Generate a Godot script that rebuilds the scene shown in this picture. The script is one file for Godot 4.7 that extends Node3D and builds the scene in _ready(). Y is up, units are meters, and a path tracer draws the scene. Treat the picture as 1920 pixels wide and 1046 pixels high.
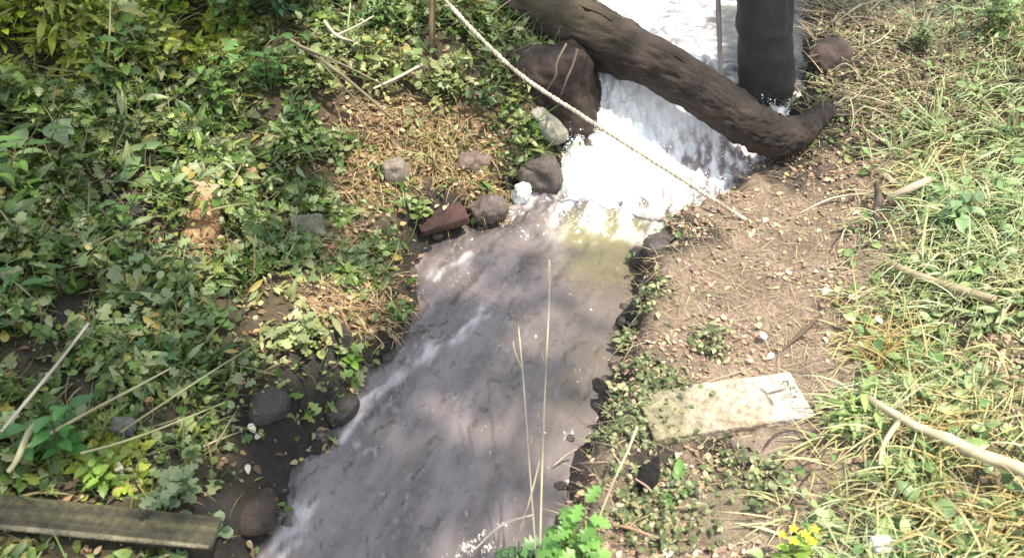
extends Node3D
# A narrow stream seen from a footbridge: weedy bank on the left, fallen log over a small fall, trodden earth and grass on the right.

const EYE := Vector3(0, 3.0, 0)
const PITCH := 40.0
const FOV := 36.0
var focal := 523.0 / tan(deg_to_rad(18.0))
var rng := RandomNumberGenerator.new()
var lump := FastNoiseLite.new()      # broad shapes
var grain := FastNoiseLite.new()     # fine shapes
var taken := {}
var water_z := PackedFloat32Array()
var left_edge := PackedFloat32Array()
var right_edge := PackedFloat32Array()
var water_y := PackedFloat32Array()
var zones := []                      # [x, z, radius, kind]
var mats := {}
var leaf_mesh := {}
var skirt := []                      # leaves that lean against the stones

# ---------------------------------------------------------------- helpers
func lin(r: float, g: float, b: float) -> Color:
	return Color(r, g, b)

func srgb(r: float, g: float, b: float) -> Color:
	return Color(r, g, b).linear_to_srgb()

func rnd(a: float, b: float) -> float:
	return rng.randf_range(a, b)

func numbered(called: String) -> String:
	var n: int = taken.get(called, 0)
	taken[called] = n + 1
	return called if n == 0 else "%s_%03d" % [called, n]

func tag(o: Node, label: String, category := "", group := "", kind := "") -> Node:
	if label: o.set_meta("label", label)
	if category: o.set_meta("category", category)
	if group: o.set_meta("group", group)
	if kind: o.set_meta("kind", kind)
	return o

func thing(called: String, label: String, category: String, at := Vector3.ZERO, group := "") -> Node3D:
	var o := Node3D.new()
	o.name = numbered(called)
	o.position = at
	add_child(o, true)
	tag(o, label, category, group)
	return o

func put(called: String, mesh: Mesh, m: Material, parent: Node = self, xf := Transform3D()) -> MeshInstance3D:
	var o := MeshInstance3D.new()
	o.name = numbered(called) if parent == self else called
	o.mesh = mesh
	o.material_override = m
	o.transform = xf
	parent.add_child(o, true)
	return o

func ray(px: float, py: float) -> Vector3:
	var p := deg_to_rad(PITCH)
	var dx := (px - 960.0) / focal
	var dy := (523.0 - py) / focal
	return Vector3(dx, -sin(p) + dy * cos(p), -cos(p) - dy * sin(p))

func level(px: float, py: float, y: float) -> Vector3:
	var d := ray(px, py)
	return EYE + d * ((y - EYE.y) / d.y)

func ground(px: float, py: float, lift := 0.0) -> Vector3:
	var d := ray(px, py)
	var t := 1.5
	while t < 14.0:
		var p := EYE + d * t
		if p.y < height(p.x, p.z):
			break
		t += 0.04
	var lo := t - 0.04
	for i in 8:
		var mid := (lo + t) * 0.5
		var p := EYE + d * mid
		if p.y < height(p.x, p.z): t = mid
		else: lo = mid
	return EYE + d * t + Vector3(0, lift, 0)

func in_view(p: Vector3, margin := 380.0) -> bool:
	var a := deg_to_rad(PITCH)
	var q := p - EYE
	var depth := -q.y * -sin(a) * -1.0
	depth = q.dot(Vector3(0, -sin(a), -cos(a)))
	if depth < 0.5: return false
	var px := 960.0 + q.x / depth * focal
	var py := 523.0 - q.dot(Vector3(0, cos(a), -sin(a))) / depth * focal
	return px > -margin and px < 1920 + margin and py > -margin and py < 1046 + margin * 0.6

# ---------------------------------------------------------------- the lie of the land
func lay_stream() -> void:
	# z, x of the left bank, x of the right bank
	var l := [[2.0, -1.7], [-1.0, -1.12], [-1.541, -1.024], [-1.875, -0.92], [-2.359, -0.835], [-2.601, -0.731], [-2.905, -0.619], [-3.247, -0.466], [-3.681, -0.428], [-3.923, -0.383], [-4.078, -0.06], [-4.311, 0.06], [-4.44, 0.31], [-4.587, 0.365], [-4.956, 0.473], [-5.203, 0.552], [-5.718, 0.635], [-6.262, 0.758], [-6.917, 0.86], [-14.0, 2.0]]
	var r := [[2.0, -0.6], [-1.0, -0.14], [-1.541, -0.02], [-1.875, 0.07], [-2.302, 0.206], [-2.57, 0.315], [-3.052, 0.451], [-3.329, 0.556], [-3.824, 0.67], [-4.026, 0.872], [-4.158, 1.109], [-4.323, 1.26], [-4.461, 1.507], [-4.623, 1.647], [-5.164, 1.842], [-6.262, 2.115], [-6.917, 2.28], [-14.0, 3.6]]
	var w := [[2.0, -0.04], [-3.9, 0.0], [-4.15, 0.02], [-4.311, 0.05], [-4.44, 0.10], [-4.6, 0.19], [-4.956, 0.36], [-5.2, 0.45], [-5.7, 0.47], [-14.0, 0.6]]
	for i in 1601:
		var z := 2.0 - i * 0.01
		left_edge.append(along(l, z))
		right_edge.append(along(r, z))
		water_y.append(along(w, z))

func along(t: Array, z: float) -> float:
	for i in range(1, t.size()):
		if z >= t[i][0]:
			var k: float = (z - t[i - 1][0]) / (t[i][0] - t[i - 1][0])
			return lerpf(t[i - 1][1], t[i][1], k)
	return t[-1][1]

func row(z: float) -> int:
	return clampi(roundi((2.0 - z) * 100.0), 0, 1600)

func height(x: float, z: float) -> float:
	var i := row(z)
	var xl := left_edge[i]
	var xr := right_edge[i]
	var wy := water_y[i]
	var ragged := grain.get_noise_2d(x * 110.0 + 300.0, z * 110.0) * 0.09 + grain.get_noise_2d(x * 330.0, z * 330.0 + 200.0) * 0.035
	xl += ragged
	xr += ragged
	var n := lump.get_noise_2d(x * 90.0, z * 90.0) * 0.07 + grain.get_noise_2d(x * 200.0, z * 200.0) * 0.022
	if x < xl:
		var u := xl - x
		var bank := smoothstep(0.0, 0.28, u)
		return wy * exp(-u * 0.25) - 0.05 + 0.2 * bank + 0.24 * minf(u, 4.0) + 0.03 * maxf(u - 4.0, 0.0) + n * smoothstep(0.0, 0.3, u)
	if x > xr:
		var u := x - xr
		var bank := smoothstep(0.0, 0.22, u)
		return wy * exp(-u * 0.35) - 0.05 + 0.25 * bank + 0.02 * minf(u, 1.0) + 0.13 * clampf(u - 1.0, 0.0, 5.0) + n * 0.9 * smoothstep(0.0, 0.25, u) + (0.022 * grain.get_noise_2d(x * 300.0 + 90.0, z * 300.0) + 0.012 * grain.get_noise_2d(x * 520.0, z * 520.0)) * smoothstep(0.05, 0.3, u)
	var mid := minf(x - xl, xr - x)
	return wy - 0.05 - 0.22 * smoothstep(0.0, 0.25, mid)

func off_water(x: float, z: float) -> float:   # metres from the nearest water edge, across the stream; below zero on the left bank
	var i := row(z)
	if x < left_edge[i]: return x - left_edge[i]
	if x > right_edge[i]: return x - right_edge[i]
	return 0.0

func zone(kind: String, x: float, z: float) -> float:
	var most := 0.0
	for q in zones:
		if q[3] == kind:
			var d: float = Vector2((x - q[0]) , (z - q[1])).length() / q[2]
			most = maxf(most, 1.0 - smoothstep(0.55, 1.1, d + grain.get_noise_2d(x * 160.0 + 40.0, z * 160.0) * 0.4))
	return most

func mark(kind: String, px: float, py: float, radius: float) -> void:
	var p := ground(px, py)
	zones.append([p.x, p.z, radius, kind])

func grass_line(z: float) -> float:
	return -0.45 * z + 0.18 + 0.07 + lump.get_noise_2d(z * 60.0, 9.0) * 0.2

# ---------------------------------------------------------------- meshes
func sheet(points: PackedVector3Array, colors: PackedColorArray, nu: int, nv: int, flip := false, uvs := PackedVector2Array()) -> ArrayMesh:
	var idx := PackedInt32Array()
	var nor := PackedVector3Array()
	nor.resize(points.size())
	for j in nv - 1:
		for i in nu - 1:
			var a := j * nu + i
			var b := a + 1
			var c := a + nu
			var d := c + 1
			var q := [a, b, c, b, d, c] if not flip else [a, c, b, b, c, d]
			for t in 2:
				var i0: int = q[t * 3]
				var i1: int = q[t * 3 + 1]
				var i2: int = q[t * 3 + 2]
				idx.append(i0); idx.append(i1); idx.append(i2)
				var nn := (points[i2] - points[i0]).cross(points[i1] - points[i0])
				nor[i0] += nn; nor[i1] += nn; nor[i2] += nn
	for k in nor.size(): nor[k] = nor[k].normalized() if nor[k].length_squared() > 0.0 else Vector3.UP
	var arr := []
	arr.resize(Mesh.ARRAY_MAX)
	arr[Mesh.ARRAY_VERTEX] = points
	arr[Mesh.ARRAY_NORMAL] = nor
	if colors.size(): arr[Mesh.ARRAY_COLOR] = colors
	if uvs.size(): arr[Mesh.ARRAY_TEX_UV] = uvs
	arr[Mesh.ARRAY_INDEX] = idx
	var m := ArrayMesh.new()
	m.add_surface_from_arrays(Mesh.PRIMITIVE_TRIANGLES, arr)
	return m

func spline(pts: Array, step_count: int) -> Array:      # [Vector3, radius] pairs, smoothed
	var out := []
	var n := pts.size()
	for s in n - 1:
		for k in step_count:
			out.append(spline_at(pts, s, float(k) / step_count))
	out.append(pts[n - 1])
	return out

func spline_at(pts: Array, s: int, t: float) -> Array:
	var n := pts.size()
	var p0: Vector3 = pts[maxi(s - 1, 0)][0]
	var p1: Vector3 = pts[s][0]
	var p2: Vector3 = pts[s + 1][0]
	var p3: Vector3 = pts[mini(s + 2, n - 1)][0]
	var r: float = lerpf(pts[s][1], pts[s + 1][1], t)
	return [p1.cubic_interpolate(p2, p0, p3, t), r]

# a bent, tapered round bar; rough is the share of the radius by which its skin goes in and out
func bar(pts: Array, sides: int, rough: float, tint: Callable, steps := 6, seed_at := 0.0, ends := true, groove := 0.0) -> ArrayMesh:
	var path := spline(pts, steps) if pts.size() > 2 or steps > 1 else pts
	var nv := path.size()
	var P := PackedVector3Array()
	var C := PackedColorArray()
	var up := Vector3(0.13, 0.97, 0.2).normalized()
	var rings := []
	for j in nv:
		var a: Vector3 = path[maxi(j - 1, 0)][0]
		var b: Vector3 = path[mini(j + 1, nv - 1)][0]
		var d := (b - a).normalized()
		var x := up.cross(d)
		if x.length() < 0.15: x = Vector3.RIGHT.cross(d)
		x = x.normalized()
		rings.append([path[j][0], path[j][1], x, d.cross(x)])
	if ends:
		rings.push_front([rings[0][0], 0.0001, rings[0][2], rings[0][3]])
		rings.append([rings[-1][0], 0.0001, rings[-1][2], rings[-1][3]])
	for j in rings.size():
		for i in sides + 1:
			var th := TAU * (i % sides) / sides
			var e: Vector3 = rings[j][2] * cos(th) + rings[j][3] * sin(th)
			var s: Vector3 = rings[j][0] + e * rings[j][1]
			var rr: float = rings[j][1]
			if rough > 0.0:
				var n := grain.get_noise_3d(cos(th) * 60.0 + seed_at, sin(th) * 60.0, j * 9.0) * 0.6 + lump.get_noise_3d(cos(th) * 40.0, sin(th) * 40.0 + seed_at, j * 14.0)
				rr *= 1.0 + n * rough - groove * smoothstep(0.12, 0.0, absf(grain.get_noise_3d(cos(th) * 130.0 + seed_at, sin(th) * 130.0, j * 3.0)))
			P.append(rings[j][0] + e * rr)
			C.append(tint.call(s, e, float(j) / rings.size()))
	return sheet(P, C, sides + 1, rings.size(), true)

# a block with rounded edges and an uneven skin; edge >= half the smallest side gives a boulder
func block(size: Vector3, edge: float, rough: float, tint: Callable, n := 10, seed_at := 0.0, freq := 60.0) -> ArrayMesh:
	var idx := PackedInt32Array()
	var P := PackedVector3Array()
	var N := PackedVector3Array()
	var C := PackedColorArray()
	var axes := [[Vector3.RIGHT, Vector3.UP, Vector3.BACK], [Vector3.LEFT, Vector3.BACK, Vector3.UP], [Vector3.UP, Vector3.BACK, Vector3.RIGHT], [Vector3.DOWN, Vector3.RIGHT, Vector3.BACK], [Vector3.BACK, Vector3.RIGHT, Vector3.UP], [Vector3.FORWARD, Vector3.UP, Vector3.RIGHT]]
	var half := size * 0.5
	var e := minf(edge, minf(half.x, minf(half.y, half.z)) * 0.999)
	var core := half - Vector3(e, e, e)
	for ax in axes:
		var base := P.size()
		for j in n + 1:
			for i in n + 1:
				var a := tan((float(i) / n * 2.0 - 1.0) * 0.7854)
				var b := tan((float(j) / n * 2.0 - 1.0) * 0.7854)
				var p: Vector3 = (ax[0] + ax[1] * a + ax[2] * b) * half
				if edge * 2.2 > minf(size.x, minf(size.y, size.z)):
					p = p / half
					p = p.normalized().lerp(p, 0.30) * half
				else:
					var q := p.clamp(-core, core)
					var d := (p - q)
					if d.length() > 0.0: p = q + d.normalized() * e
				var k := lump.get_noise_3d(p.x * freq * 2.0 + seed_at, p.y * freq * 2.0, p.z * freq * 2.0) + 0.5 * grain.get_noise_3d(p.x * freq * 3.0, p.y * freq * 3.0 + seed_at, p.z * freq * 3.0)
				var out := p / half
				P.append(p + out.normalized() * k * rough)
				N.append(Vector3.ZERO)
				C.append(tint.call(p, out.normalized(), k))
		for j in n:
			for i in n:
				var a := base + j * (n + 1) + i
				for t in [[a, a + 1, a + n + 1], [a + 1, a + n + 2, a + n + 1]]:
					var nn := (P[t[2]] - P[t[0]]).cross(P[t[1]] - P[t[0]])
					var q: Vector3 = P[t[0]]
					if nn.dot(q) < 0.0:
						t = [t[0], t[2], t[1]]
						nn = -nn
					for v in t:
						idx.append(v)
						N[v] += nn
	for k in N.size(): N[k] = N[k].normalized()
	# the six faces share their rims: average the normals there
	var shared := {}
	for k in P.size():
		var key := (P[k] * 5000.0).round()
		shared[key] = shared.get(key, Vector3.ZERO) + N[k]
	for k in P.size(): N[k] = (shared[(P[k] * 5000.0).round()] as Vector3).normalized()
	var arr := []
	arr.resize(Mesh.ARRAY_MAX)
	arr[Mesh.ARRAY_VERTEX] = P
	arr[Mesh.ARRAY_NORMAL] = N
	arr[Mesh.ARRAY_COLOR] = C
	arr[Mesh.ARRAY_INDEX] = idx
	var m := ArrayMesh.new()
	m.add_surface_from_arrays(Mesh.PRIMITIVE_TRIANGLES, arr)
	return m

# a leaf one unit long: stalk end at the origin, tip on +y, face on +z
func leaf(shape: String, wide: float, fold: float, droop: float) -> ArrayMesh:
	var rows := 8
	var P := PackedVector3Array()
	var C := PackedColorArray()
	for j in rows + 1:
		var t := float(j) / rows
		var w := 0.0
		match shape:
			"ovate": w = pow(sin(PI * pow(t, 0.72)), 0.85)
			"lance": w = pow(sin(PI * pow(t, 0.85)), 1.1)
			"heart": w = sqrt(maxf(0.0, 1.0 - pow((t - 0.36) / 0.64, 2.0))) if t > 0.36 else 0.82 + 0.18 * t / 0.36
			"toothed": w = pow(sin(PI * pow(t, 0.7)), 0.9) * (1.0 if j % 2 == 0 else 0.72)
			"lobed": w = [0.25, 0.95, 0.6, 0.45, 1.0, 0.55, 0.42, 0.5, 0.0][j]
			"cut": w = [0.1, 0.4, 0.95, 0.3, 1.0, 0.28, 0.75, 0.22, 0.0][j]
			"round": w = sqrt(maxf(0.0, 1.0 - pow(t * 2.0 - 1.0, 2.0)))
		w *= wide * 0.5
		var z := -droop * t * t
		var vein := 0.012 if j % 2 == 0 else -0.012
		for s in [-1.0, -0.5, 0.0, 0.5, 1.0]:
			var back: float = -0.12 * absf(s) if shape == "heart" and j < 2 else 0.0
			P.append(Vector3(s * w, t + back, z + absf(s) * w * fold * 2.0 - s * s * w * fold * 0.9 + (vein if s != 0.0 else 0.0)))
			var k := 1.12 if s == 0.0 else 0.95 if absf(s) == 1.0 else 1.0
			C.append(Color(k, k, k * (1.0 if s != 0.0 else 1.1)))
	return sheet(P, C, 5, rows + 1, true)

func blade(bend: float, wide: float) -> ArrayMesh:      # a grass blade one unit long
	var P := PackedVector3Array()
	var C := PackedColorArray()
	for j in 6:
		var t := j / 5.0
		var w := wide * 0.5 * (1.0 - pow(t, 1.6)) + 0.0008
		var y := sin(t * bend) / bend
		var z := -(1.0 - cos(t * bend)) / bend
		for s in [-1.0, 0.0, 1.0]:
			P.append(Vector3(s * w, y, z - (0.3 * w if s == 0.0 else 0.0)))
			C.append(Color(1, 1, 1))
	return sheet(P, C, 3, 6, true)

func facing(at: Vector3, tip: Vector3, face: Vector3, size: float) -> Transform3D:
	var y := tip.normalized()
	var x := y.cross(face).normalized()
	if x.length() < 0.5: x = y.cross(Vector3(0.3, 0.2, 0.9)).normalized()
	return Transform3D(Basis(x * size, y * size, x.cross(y) * size), at)

func wild(tilt: float) -> Vector3:                        # a direction within tilt of straight up
	var a := rnd(0.0, TAU)
	var r := tilt * sqrt(rng.randf())
	return Vector3(sin(r) * cos(a), cos(r), sin(r) * sin(a))

func level_way() -> Vector3:
	var a := rnd(0.0, TAU)
	return Vector3(cos(a), 0, sin(a))

func lay(at: Vector3, face: Vector3, size: float, raise := 0.0) -> Transform3D:    # a leaf lying with that face up
	var d := level_way()
	d = (d - face * d.dot(face)).normalized()
	return facing(at, (d + face * raise).normalized(), face, size)

func many(called: String, mesh: Mesh, m: Material, xfs: Array, tints: Array, parent: Node = self, label := "", category := "") -> MultiMeshInstance3D:
	var mm := MultiMesh.new()
	mm.transform_format = MultiMesh.TRANSFORM_3D
	mm.use_colors = true
	mm.mesh = mesh
	mm.instance_count = xfs.size()
	for i in xfs.size():
		mm.set_instance_transform(i, xfs[i])
		mm.set_instance_color(i, tints[i])
	var o := MultiMeshInstance3D.new()
	o.name = numbered(called) if parent == self else called
	o.multimesh = mm
	o.material_override = m
	parent.add_child(o, true)
	tag(o, label, category, "", "stuff")
	return o

# ---------------------------------------------------------------- materials
func noise_tex(freq: float, octaves: int, at: int, lo: float, hi: float, normal := false, strength := 6.0, cell := false) -> NoiseTexture2D:
	var f := FastNoiseLite.new()
	f.seed = at
	f.noise_type = FastNoiseLite.TYPE_CELLULAR if cell else FastNoiseLite.TYPE_SIMPLEX_SMOOTH
	f.frequency = freq
	f.fractal_octaves = octaves
	var t := NoiseTexture2D.new()
	t.width = 512
	t.height = 512
	t.seamless = true
	t.noise = f
	if normal:
		t.as_normal_map = true
		t.bump_strength = strength
	else:
		var g := Gradient.new()
		g.set_color(0, Color(lo, lo, lo))
		g.set_color(1, Color(hi, hi, hi))
		t.color_ramp = g
	return t

func paint(key: String, rough: float, through := 0.0, tex := false, spec := 0.5) -> StandardMaterial3D:
	var m := StandardMaterial3D.new()
	m.resource_name = key
	m.vertex_color_use_as_albedo = true
	m.roughness = rough
	m.metallic_specular = spec
	if through > 0.0:
		m.backlight_enabled = true
		m.backlight = Color(through, through, through)
	if tex:
		m.albedo_texture = mats.mottle
		m.normal_enabled = true
		m.normal_texture = mats.bumps
		m.normal_scale = 1.4
		m.uv1_triplanar = true
		m.uv1_world_triplanar = true
		m.uv1_scale = Vector3(2.3, 2.3, 2.3)
	mats[key] = m
	return m

func make_materials() -> void:
	mats.mottle = noise_tex(0.02, 5, 3, 0.62, 1.0)
	mats.bumps = noise_tex(0.03, 5, 5, 0, 1, true, 10.0)
	mats.ripple = noise_tex(0.018, 4, 8, 0, 1, true, 5.0)
	paint("soil", 0.95, 0.0, true)
	paint("stone", 0.85, 0.0, true).uv1_scale = Vector3(6, 6, 6)
	paint("wet_stone", 0.4, 0.0, true).uv1_scale = Vector3(6, 6, 6)
	paint("slab", 0.8, 0.0, true).uv1_scale = Vector3(1.7, 1.7, 1.7)
	paint("bark", 0.8, 0.0, true).uv1_scale = Vector3(3, 9, 9)
	paint("timber", 0.85, 0.0, true)
	paint("leaf", 0.42, 0.8)
	paint("dull_leaf", 0.6, 0.9)
	paint("grass", 0.5, 0.7)
	paint("dry", 0.8, 0.35)
	paint("stem", 0.7, 0.0)
	paint("fibre", 0.9, 0.0)
	var w := paint("water", 0.25, 0.0, false, 0.5)
	w.normal_enabled = true
	w.normal_texture = mats.ripple
	w.normal_scale = 0.9
	w.uv1_scale = Vector3(1, 1, 1)
	var f := paint("foam", 0.85, 0.0, false, 0.25)
	f.subsurf_scatter_enabled = true
	f.subsurf_scatter_strength = 0.5
	for k in [["ovate", 0.62, 0.18, 0.22], ["lance", 0.28, 0.25, 0.3], ["heart", 0.95, 0.12, 0.18], ["toothed", 0.7, 0.2, 0.25], ["lobed", 1.05, 0.1, 0.14], ["round", 0.85, 0.1, 0.08], ["cut", 0.8, 0.15, 0.25]]:
		leaf_mesh[k[0]] = leaf(k[0], k[1], k[2], k[3])
	leaf_mesh.blade = blade(1.1, 0.042)
	leaf_mesh.long_blade = blade(1.25, 0.034)
	leaf_mesh.straight = blade(0.3, 0.024)

func vary(c: Color, by: float, hue := 0.0) -> Color:
	var k := 1.0 + rnd(-by, by)
	return Color(c.r * k * (1.0 + rnd(-hue, hue)), c.g * k, c.b * k * (1.0 + rnd(-hue, hue)))

# ---------------------------------------------------------------- setting
func build_ground() -> void:
	var xs := PackedFloat32Array()
	var zs := PackedFloat32Array()
	for v in [-60.0, -30.0, -18.0, -12.0, -9.0, -7.0, -6.0, -5.2]: xs.append(v)
	for i in 251: xs.append(-4.6 + i * 0.036)
	for v in [4.8, 5.4, 6.2, 7.5, 10.0, 14.0, 22.0, 34.0, 60.0]: xs.append(v)
	for v in [14.0, 8.0, 4.0, 2.0, 0.8, 0.0, -0.5]: zs.append(v)
	for i in 215: zs.append(-0.8 - i * 0.034)
	for v in [-8.3, -8.8, -9.5, -11.0, -14.0, -20.0, -32.0, -60.0]: zs.append(v)
	var P := PackedVector3Array()
	var C := PackedColorArray()
	for z in zs:
		for x in xs:
			var y := height(x, z)
			P.append(Vector3(x, y, z))
			var u := off_water(x, z)
			var n := grain.get_noise_2d(x * 120.0, z * 120.0) * 0.5 + lump.get_noise_2d(x * 70.0, z * 70.0) * 0.5
			var c: Color
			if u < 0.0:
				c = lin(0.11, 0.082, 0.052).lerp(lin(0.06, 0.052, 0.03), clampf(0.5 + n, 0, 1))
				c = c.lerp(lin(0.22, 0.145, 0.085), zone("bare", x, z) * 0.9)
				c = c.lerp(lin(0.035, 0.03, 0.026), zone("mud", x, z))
			else:
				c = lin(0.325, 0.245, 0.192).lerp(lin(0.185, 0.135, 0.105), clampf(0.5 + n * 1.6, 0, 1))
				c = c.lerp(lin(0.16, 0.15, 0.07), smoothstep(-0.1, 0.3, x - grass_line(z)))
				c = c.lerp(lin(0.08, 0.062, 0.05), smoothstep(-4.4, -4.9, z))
				c = c.lerp(lin(0.13, 0.115, 0.075), zone("mossy", x, z))
				c = c.lerp(lin(0.05, 0.042, 0.035), zone("mud", x, z))
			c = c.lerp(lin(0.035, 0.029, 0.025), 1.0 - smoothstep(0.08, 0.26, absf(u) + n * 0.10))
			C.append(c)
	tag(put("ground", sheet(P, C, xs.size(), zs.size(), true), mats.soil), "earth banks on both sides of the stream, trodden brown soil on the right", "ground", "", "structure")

func ripple(x: float, z: float, t: float) -> float:     # the relief of the running water
	var s := z - x * 0.45                                # crests run slantwise down the stream
	var f := x + z * 0.42
	return grain.get_noise_2d(f * 120.0, s * 55.0) * 0.018 + grain.get_noise_2d(f * 260.0, s * 150.0 + 77.0) * 0.011 + lump.get_noise_2d((x + z) * 90.0, (z - x) * 220.0) * 0.016

func build_water() -> void:
	var crest := level(1150, 405, 0.03)
	var olive := level(1130, 428, 0.02)
	# the lower stream
	var P := PackedVector3Array()
	var C := PackedColorArray()
	var U := PackedVector2Array()
	var nu := 110
	var nv := 0
	var streaks := [[level(905, 590, 0), level(690, 745, 0), 0.045], [level(690, 745, 0), level(640, 830, 0), 0.016], [level(880, 480, 0), level(815, 520, 0), 0.035], [level(560, 960, 0), level(515, 1060, 0), 0.05], [level(950, 405, 0), level(1000, 380, 0), 0.03], [level(1000, 382, 0), level(1100, 378, 0), 0.022], [level(1090, 392, 0), level(1170, 404, 0), 0.022], [level(1170, 404, 0), level(1235, 432, 0), 0.03], [level(1235, 432, 0), level(1310, 395, 0), 0.03], [level(900, 432, 0), level(960, 405, 0), 0.03]]
	var z := -0.4
	while z > -4.47:
		var i := row(z)
		var xl := left_edge[i] - 0.12
		var xr := right_edge[i] + 0.12
		for k in nu:
			var t := float(k) / (nu - 1)
			var x := lerpf(xl, xr, t)
			var y := water_y[i] + ripple(x, z, t)
			var d := Vector2((x - crest.x) / 0.34, (z - crest.z + (x - crest.x) * -0.25) / 0.10)
			y += 0.05 * exp(-d.length_squared())
			var wild_near := smoothstep(-3.75, -4.2, z)
			y += wild_near * (grain.get_noise_2d(x * 260.0, z * 260.0) * 0.04 + lump.get_noise_2d(x * 400.0, z * 400.0) * 0.03)
			var n := grain.get_noise_2d((x + z * 0.42) * 160.0, (z - x * 0.45) * 50.0)
			var c := lin(0.150, 0.127, 0.133).lerp(lin(0.090, 0.076, 0.077), clampf(0.5 + n * 1.6, 0, 1))
			c = c.lerp(lin(0.115, 0.094, 0.07), smoothstep(0.45, 0.95, t) * 0.6 * smoothstep(-2.0, -2.8, z))
			var g := Vector2((x - olive.x) / 0.36, (z - olive.z) / 0.20).length() + n * 0.3
			c = c.lerp(lin(0.20, 0.19, 0.095), (1.0 - smoothstep(0.3, 1.2, g)) * 0.85)
			c = c.lerp(lin(0.12, 0.108, 0.055), (1.0 - smoothstep(0.3, 1.2, Vector2((x - olive.x - 0.03) / 0.34, (z - olive.z - 0.32) / 0.24).length() + n * 0.3)) * 0.7)
			var speck := grain.get_noise_2d((x + z * 0.42) * 420.0, (z - x * 0.45) * 170.0 + 31.0)
			var froth := 0.0
			for s in streaks:
				var a := Vector2(s[0].x, s[0].z)
				var b := Vector2(s[1].x, s[1].z)
				var q := Geometry2D.get_closest_point_to_segment(Vector2(x, z), a, b)
				var far: float = q.distance_to(Vector2(x, z)) / s[2]
				far += grain.get_noise_2d((x + z * 0.42) * 300.0, (z - x * 0.45) * 90.0) * 1.5 + n * 0.9
				froth = maxf(froth, (1.0 - smoothstep(0.0, 1.4, far)) * 0.40 * clampf(0.75 + speck * 1.3, 0.15, 1.1))
			froth = maxf(froth, smoothstep(0.35, 0.8, speck * 0.7 + n * 0.6) * 0.08)
			var vein := absf(grain.get_noise_2d((x + z * 0.42) * 210.0, (z - x * 0.45) * 45.0 + 90.0))
			froth = maxf(froth, (1.0 - smoothstep(0.0, 0.05, vein)) * 0.22 * smoothstep(0.75, 0.2, t) * smoothstep(-0.1, 0.3, n))
			wild_near *= smoothstep(0.1, 0.42, x + n * 0.15)
			froth = maxf(froth, wild_near * smoothstep(-0.25, 0.35, grain.get_noise_2d((x + z * 0.42) * 200.0, (z - x * 0.45) * 90.0) + (z + 4.05) * -1.2))
			y += froth * 0.006 * (1.0 + speck)
			P.append(Vector3(x, y, z))
			C.append(c.lerp(lin(0.74, 0.73, 0.74), froth * 0.85))
			U.append(Vector2((x - z * 0.4) * 1.6, z * 0.8))
		nv += 1
		z -= 0.016
	tag(put("stream", sheet(P, C, nu, nv, true, U), mats.water), "murky grey lilac stream running down to the viewer with slanting foam streaks", "stream", "", "structure")
	# the fall
	P = PackedVector3Array(); C = PackedColorArray()
	nu = 190
	nv = 0
	z = -4.16
	while z > -5.36:
		var i := row(z)
		var xl := maxf(left_edge[i] - 0.04, 0.24 + 0.35 * (z + 4.45) if z > -4.45 else -9.0)
		var xr := right_edge[i] + 0.05
		for k in nu:
			var t := float(k) / (nu - 1)
			var x := lerpf(xl, xr, t)
			var on := smoothstep(-4.16, -4.3, z)
			var fl := lump.get_noise_2d(x * 330.0 + 5.0, z * 120.0) * 0.05 + grain.get_noise_2d(x * 380.0, z * 130.0) * 0.035 + grain.get_noise_2d(x * 1000.0, z * 400.0) * 0.008
			var y := water_y[i] + lerpf(-0.16, 0.05, on) + fl * lerpf(0.4, 1.0, on) - 0.1 * smoothstep(0.05, 0.0, minf(t, 1.0 - t))
			var n2 := grain.get_noise_2d(x * 240.0, z * 180.0)
			var thin := smoothstep(0.56, 0.82, t + lump.get_noise_2d(x * 200.0, z * 200.0) * 0.35) * smoothstep(-5.0, -4.7, z)
			var c := lin(0.80, 0.80, 0.81).lerp(lin(0.52, 0.50, 0.54), smoothstep(0.12, 0.5, grain.get_noise_2d(x * 300.0 + 9.0, z * 130.0)) * 0.5)
			c = c.lerp(lin(0.24, 0.19, 0.20), thin * smoothstep(-0.35, 0.25, grain.get_noise_2d(x * 420.0, z * 200.0)) * 0.95)
			var calm := smoothstep(0.5, 0.62, t + n2 * 0.1) * smoothstep(-4.80, -4.92, z)
			c = c.lerp(lin(0.055, 0.056, 0.055), calm)
			y = lerpf(y, water_y[i] - 0.06 * smoothstep(-4.84, -4.96, z) + n2 * 0.01, calm)
			var toe := Vector2((x - 1.66) / 0.13, (z + 5.02 - (x - 1.66) * 0.9) / 0.07).length()
			c = c.lerp(lin(0.5, 0.53, 0.5), (1.0 - smoothstep(0.3, 1.3, toe + n2)) * 0.85)
			P.append(Vector3(x, y, z))
			C.append(c)
		nv += 1
		z -= 0.008
	var fall := put("waterfall", sheet(P, C, nu, nv, true), mats.foam)
	tag(fall, "white frothing water tumbling down the chute under the log", "waterfall", "", "structure")
	# flung drops and flecks of froth along the fall
	var xf := []
	var tint := []
	for k in 9000:
		var zz := rnd(-4.05, -4.85)
		var i := row(zz)
		var t := rng.randf()
		if rng.randf() < 0.4: t = (0.08 * rng.randf()) if rng.randf() < 0.3 else 1.0 - 0.3 * pow(rng.randf(), 2.0)
		var x := lerpf(left_edge[i] - 0.03, right_edge[i] + 0.03, t)
		if x < 0.3 and zz > -4.5: continue
		if grain.get_noise_2d(x * 260.0, zz * 200.0) < -0.1: continue
		var s := 0.001 + 0.0030 * pow(rng.randf(), 3.0)
		var y := water_y[i] + rnd(0.02, 0.085) + (0.09 * pow(rng.randf(), 4.0))
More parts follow.
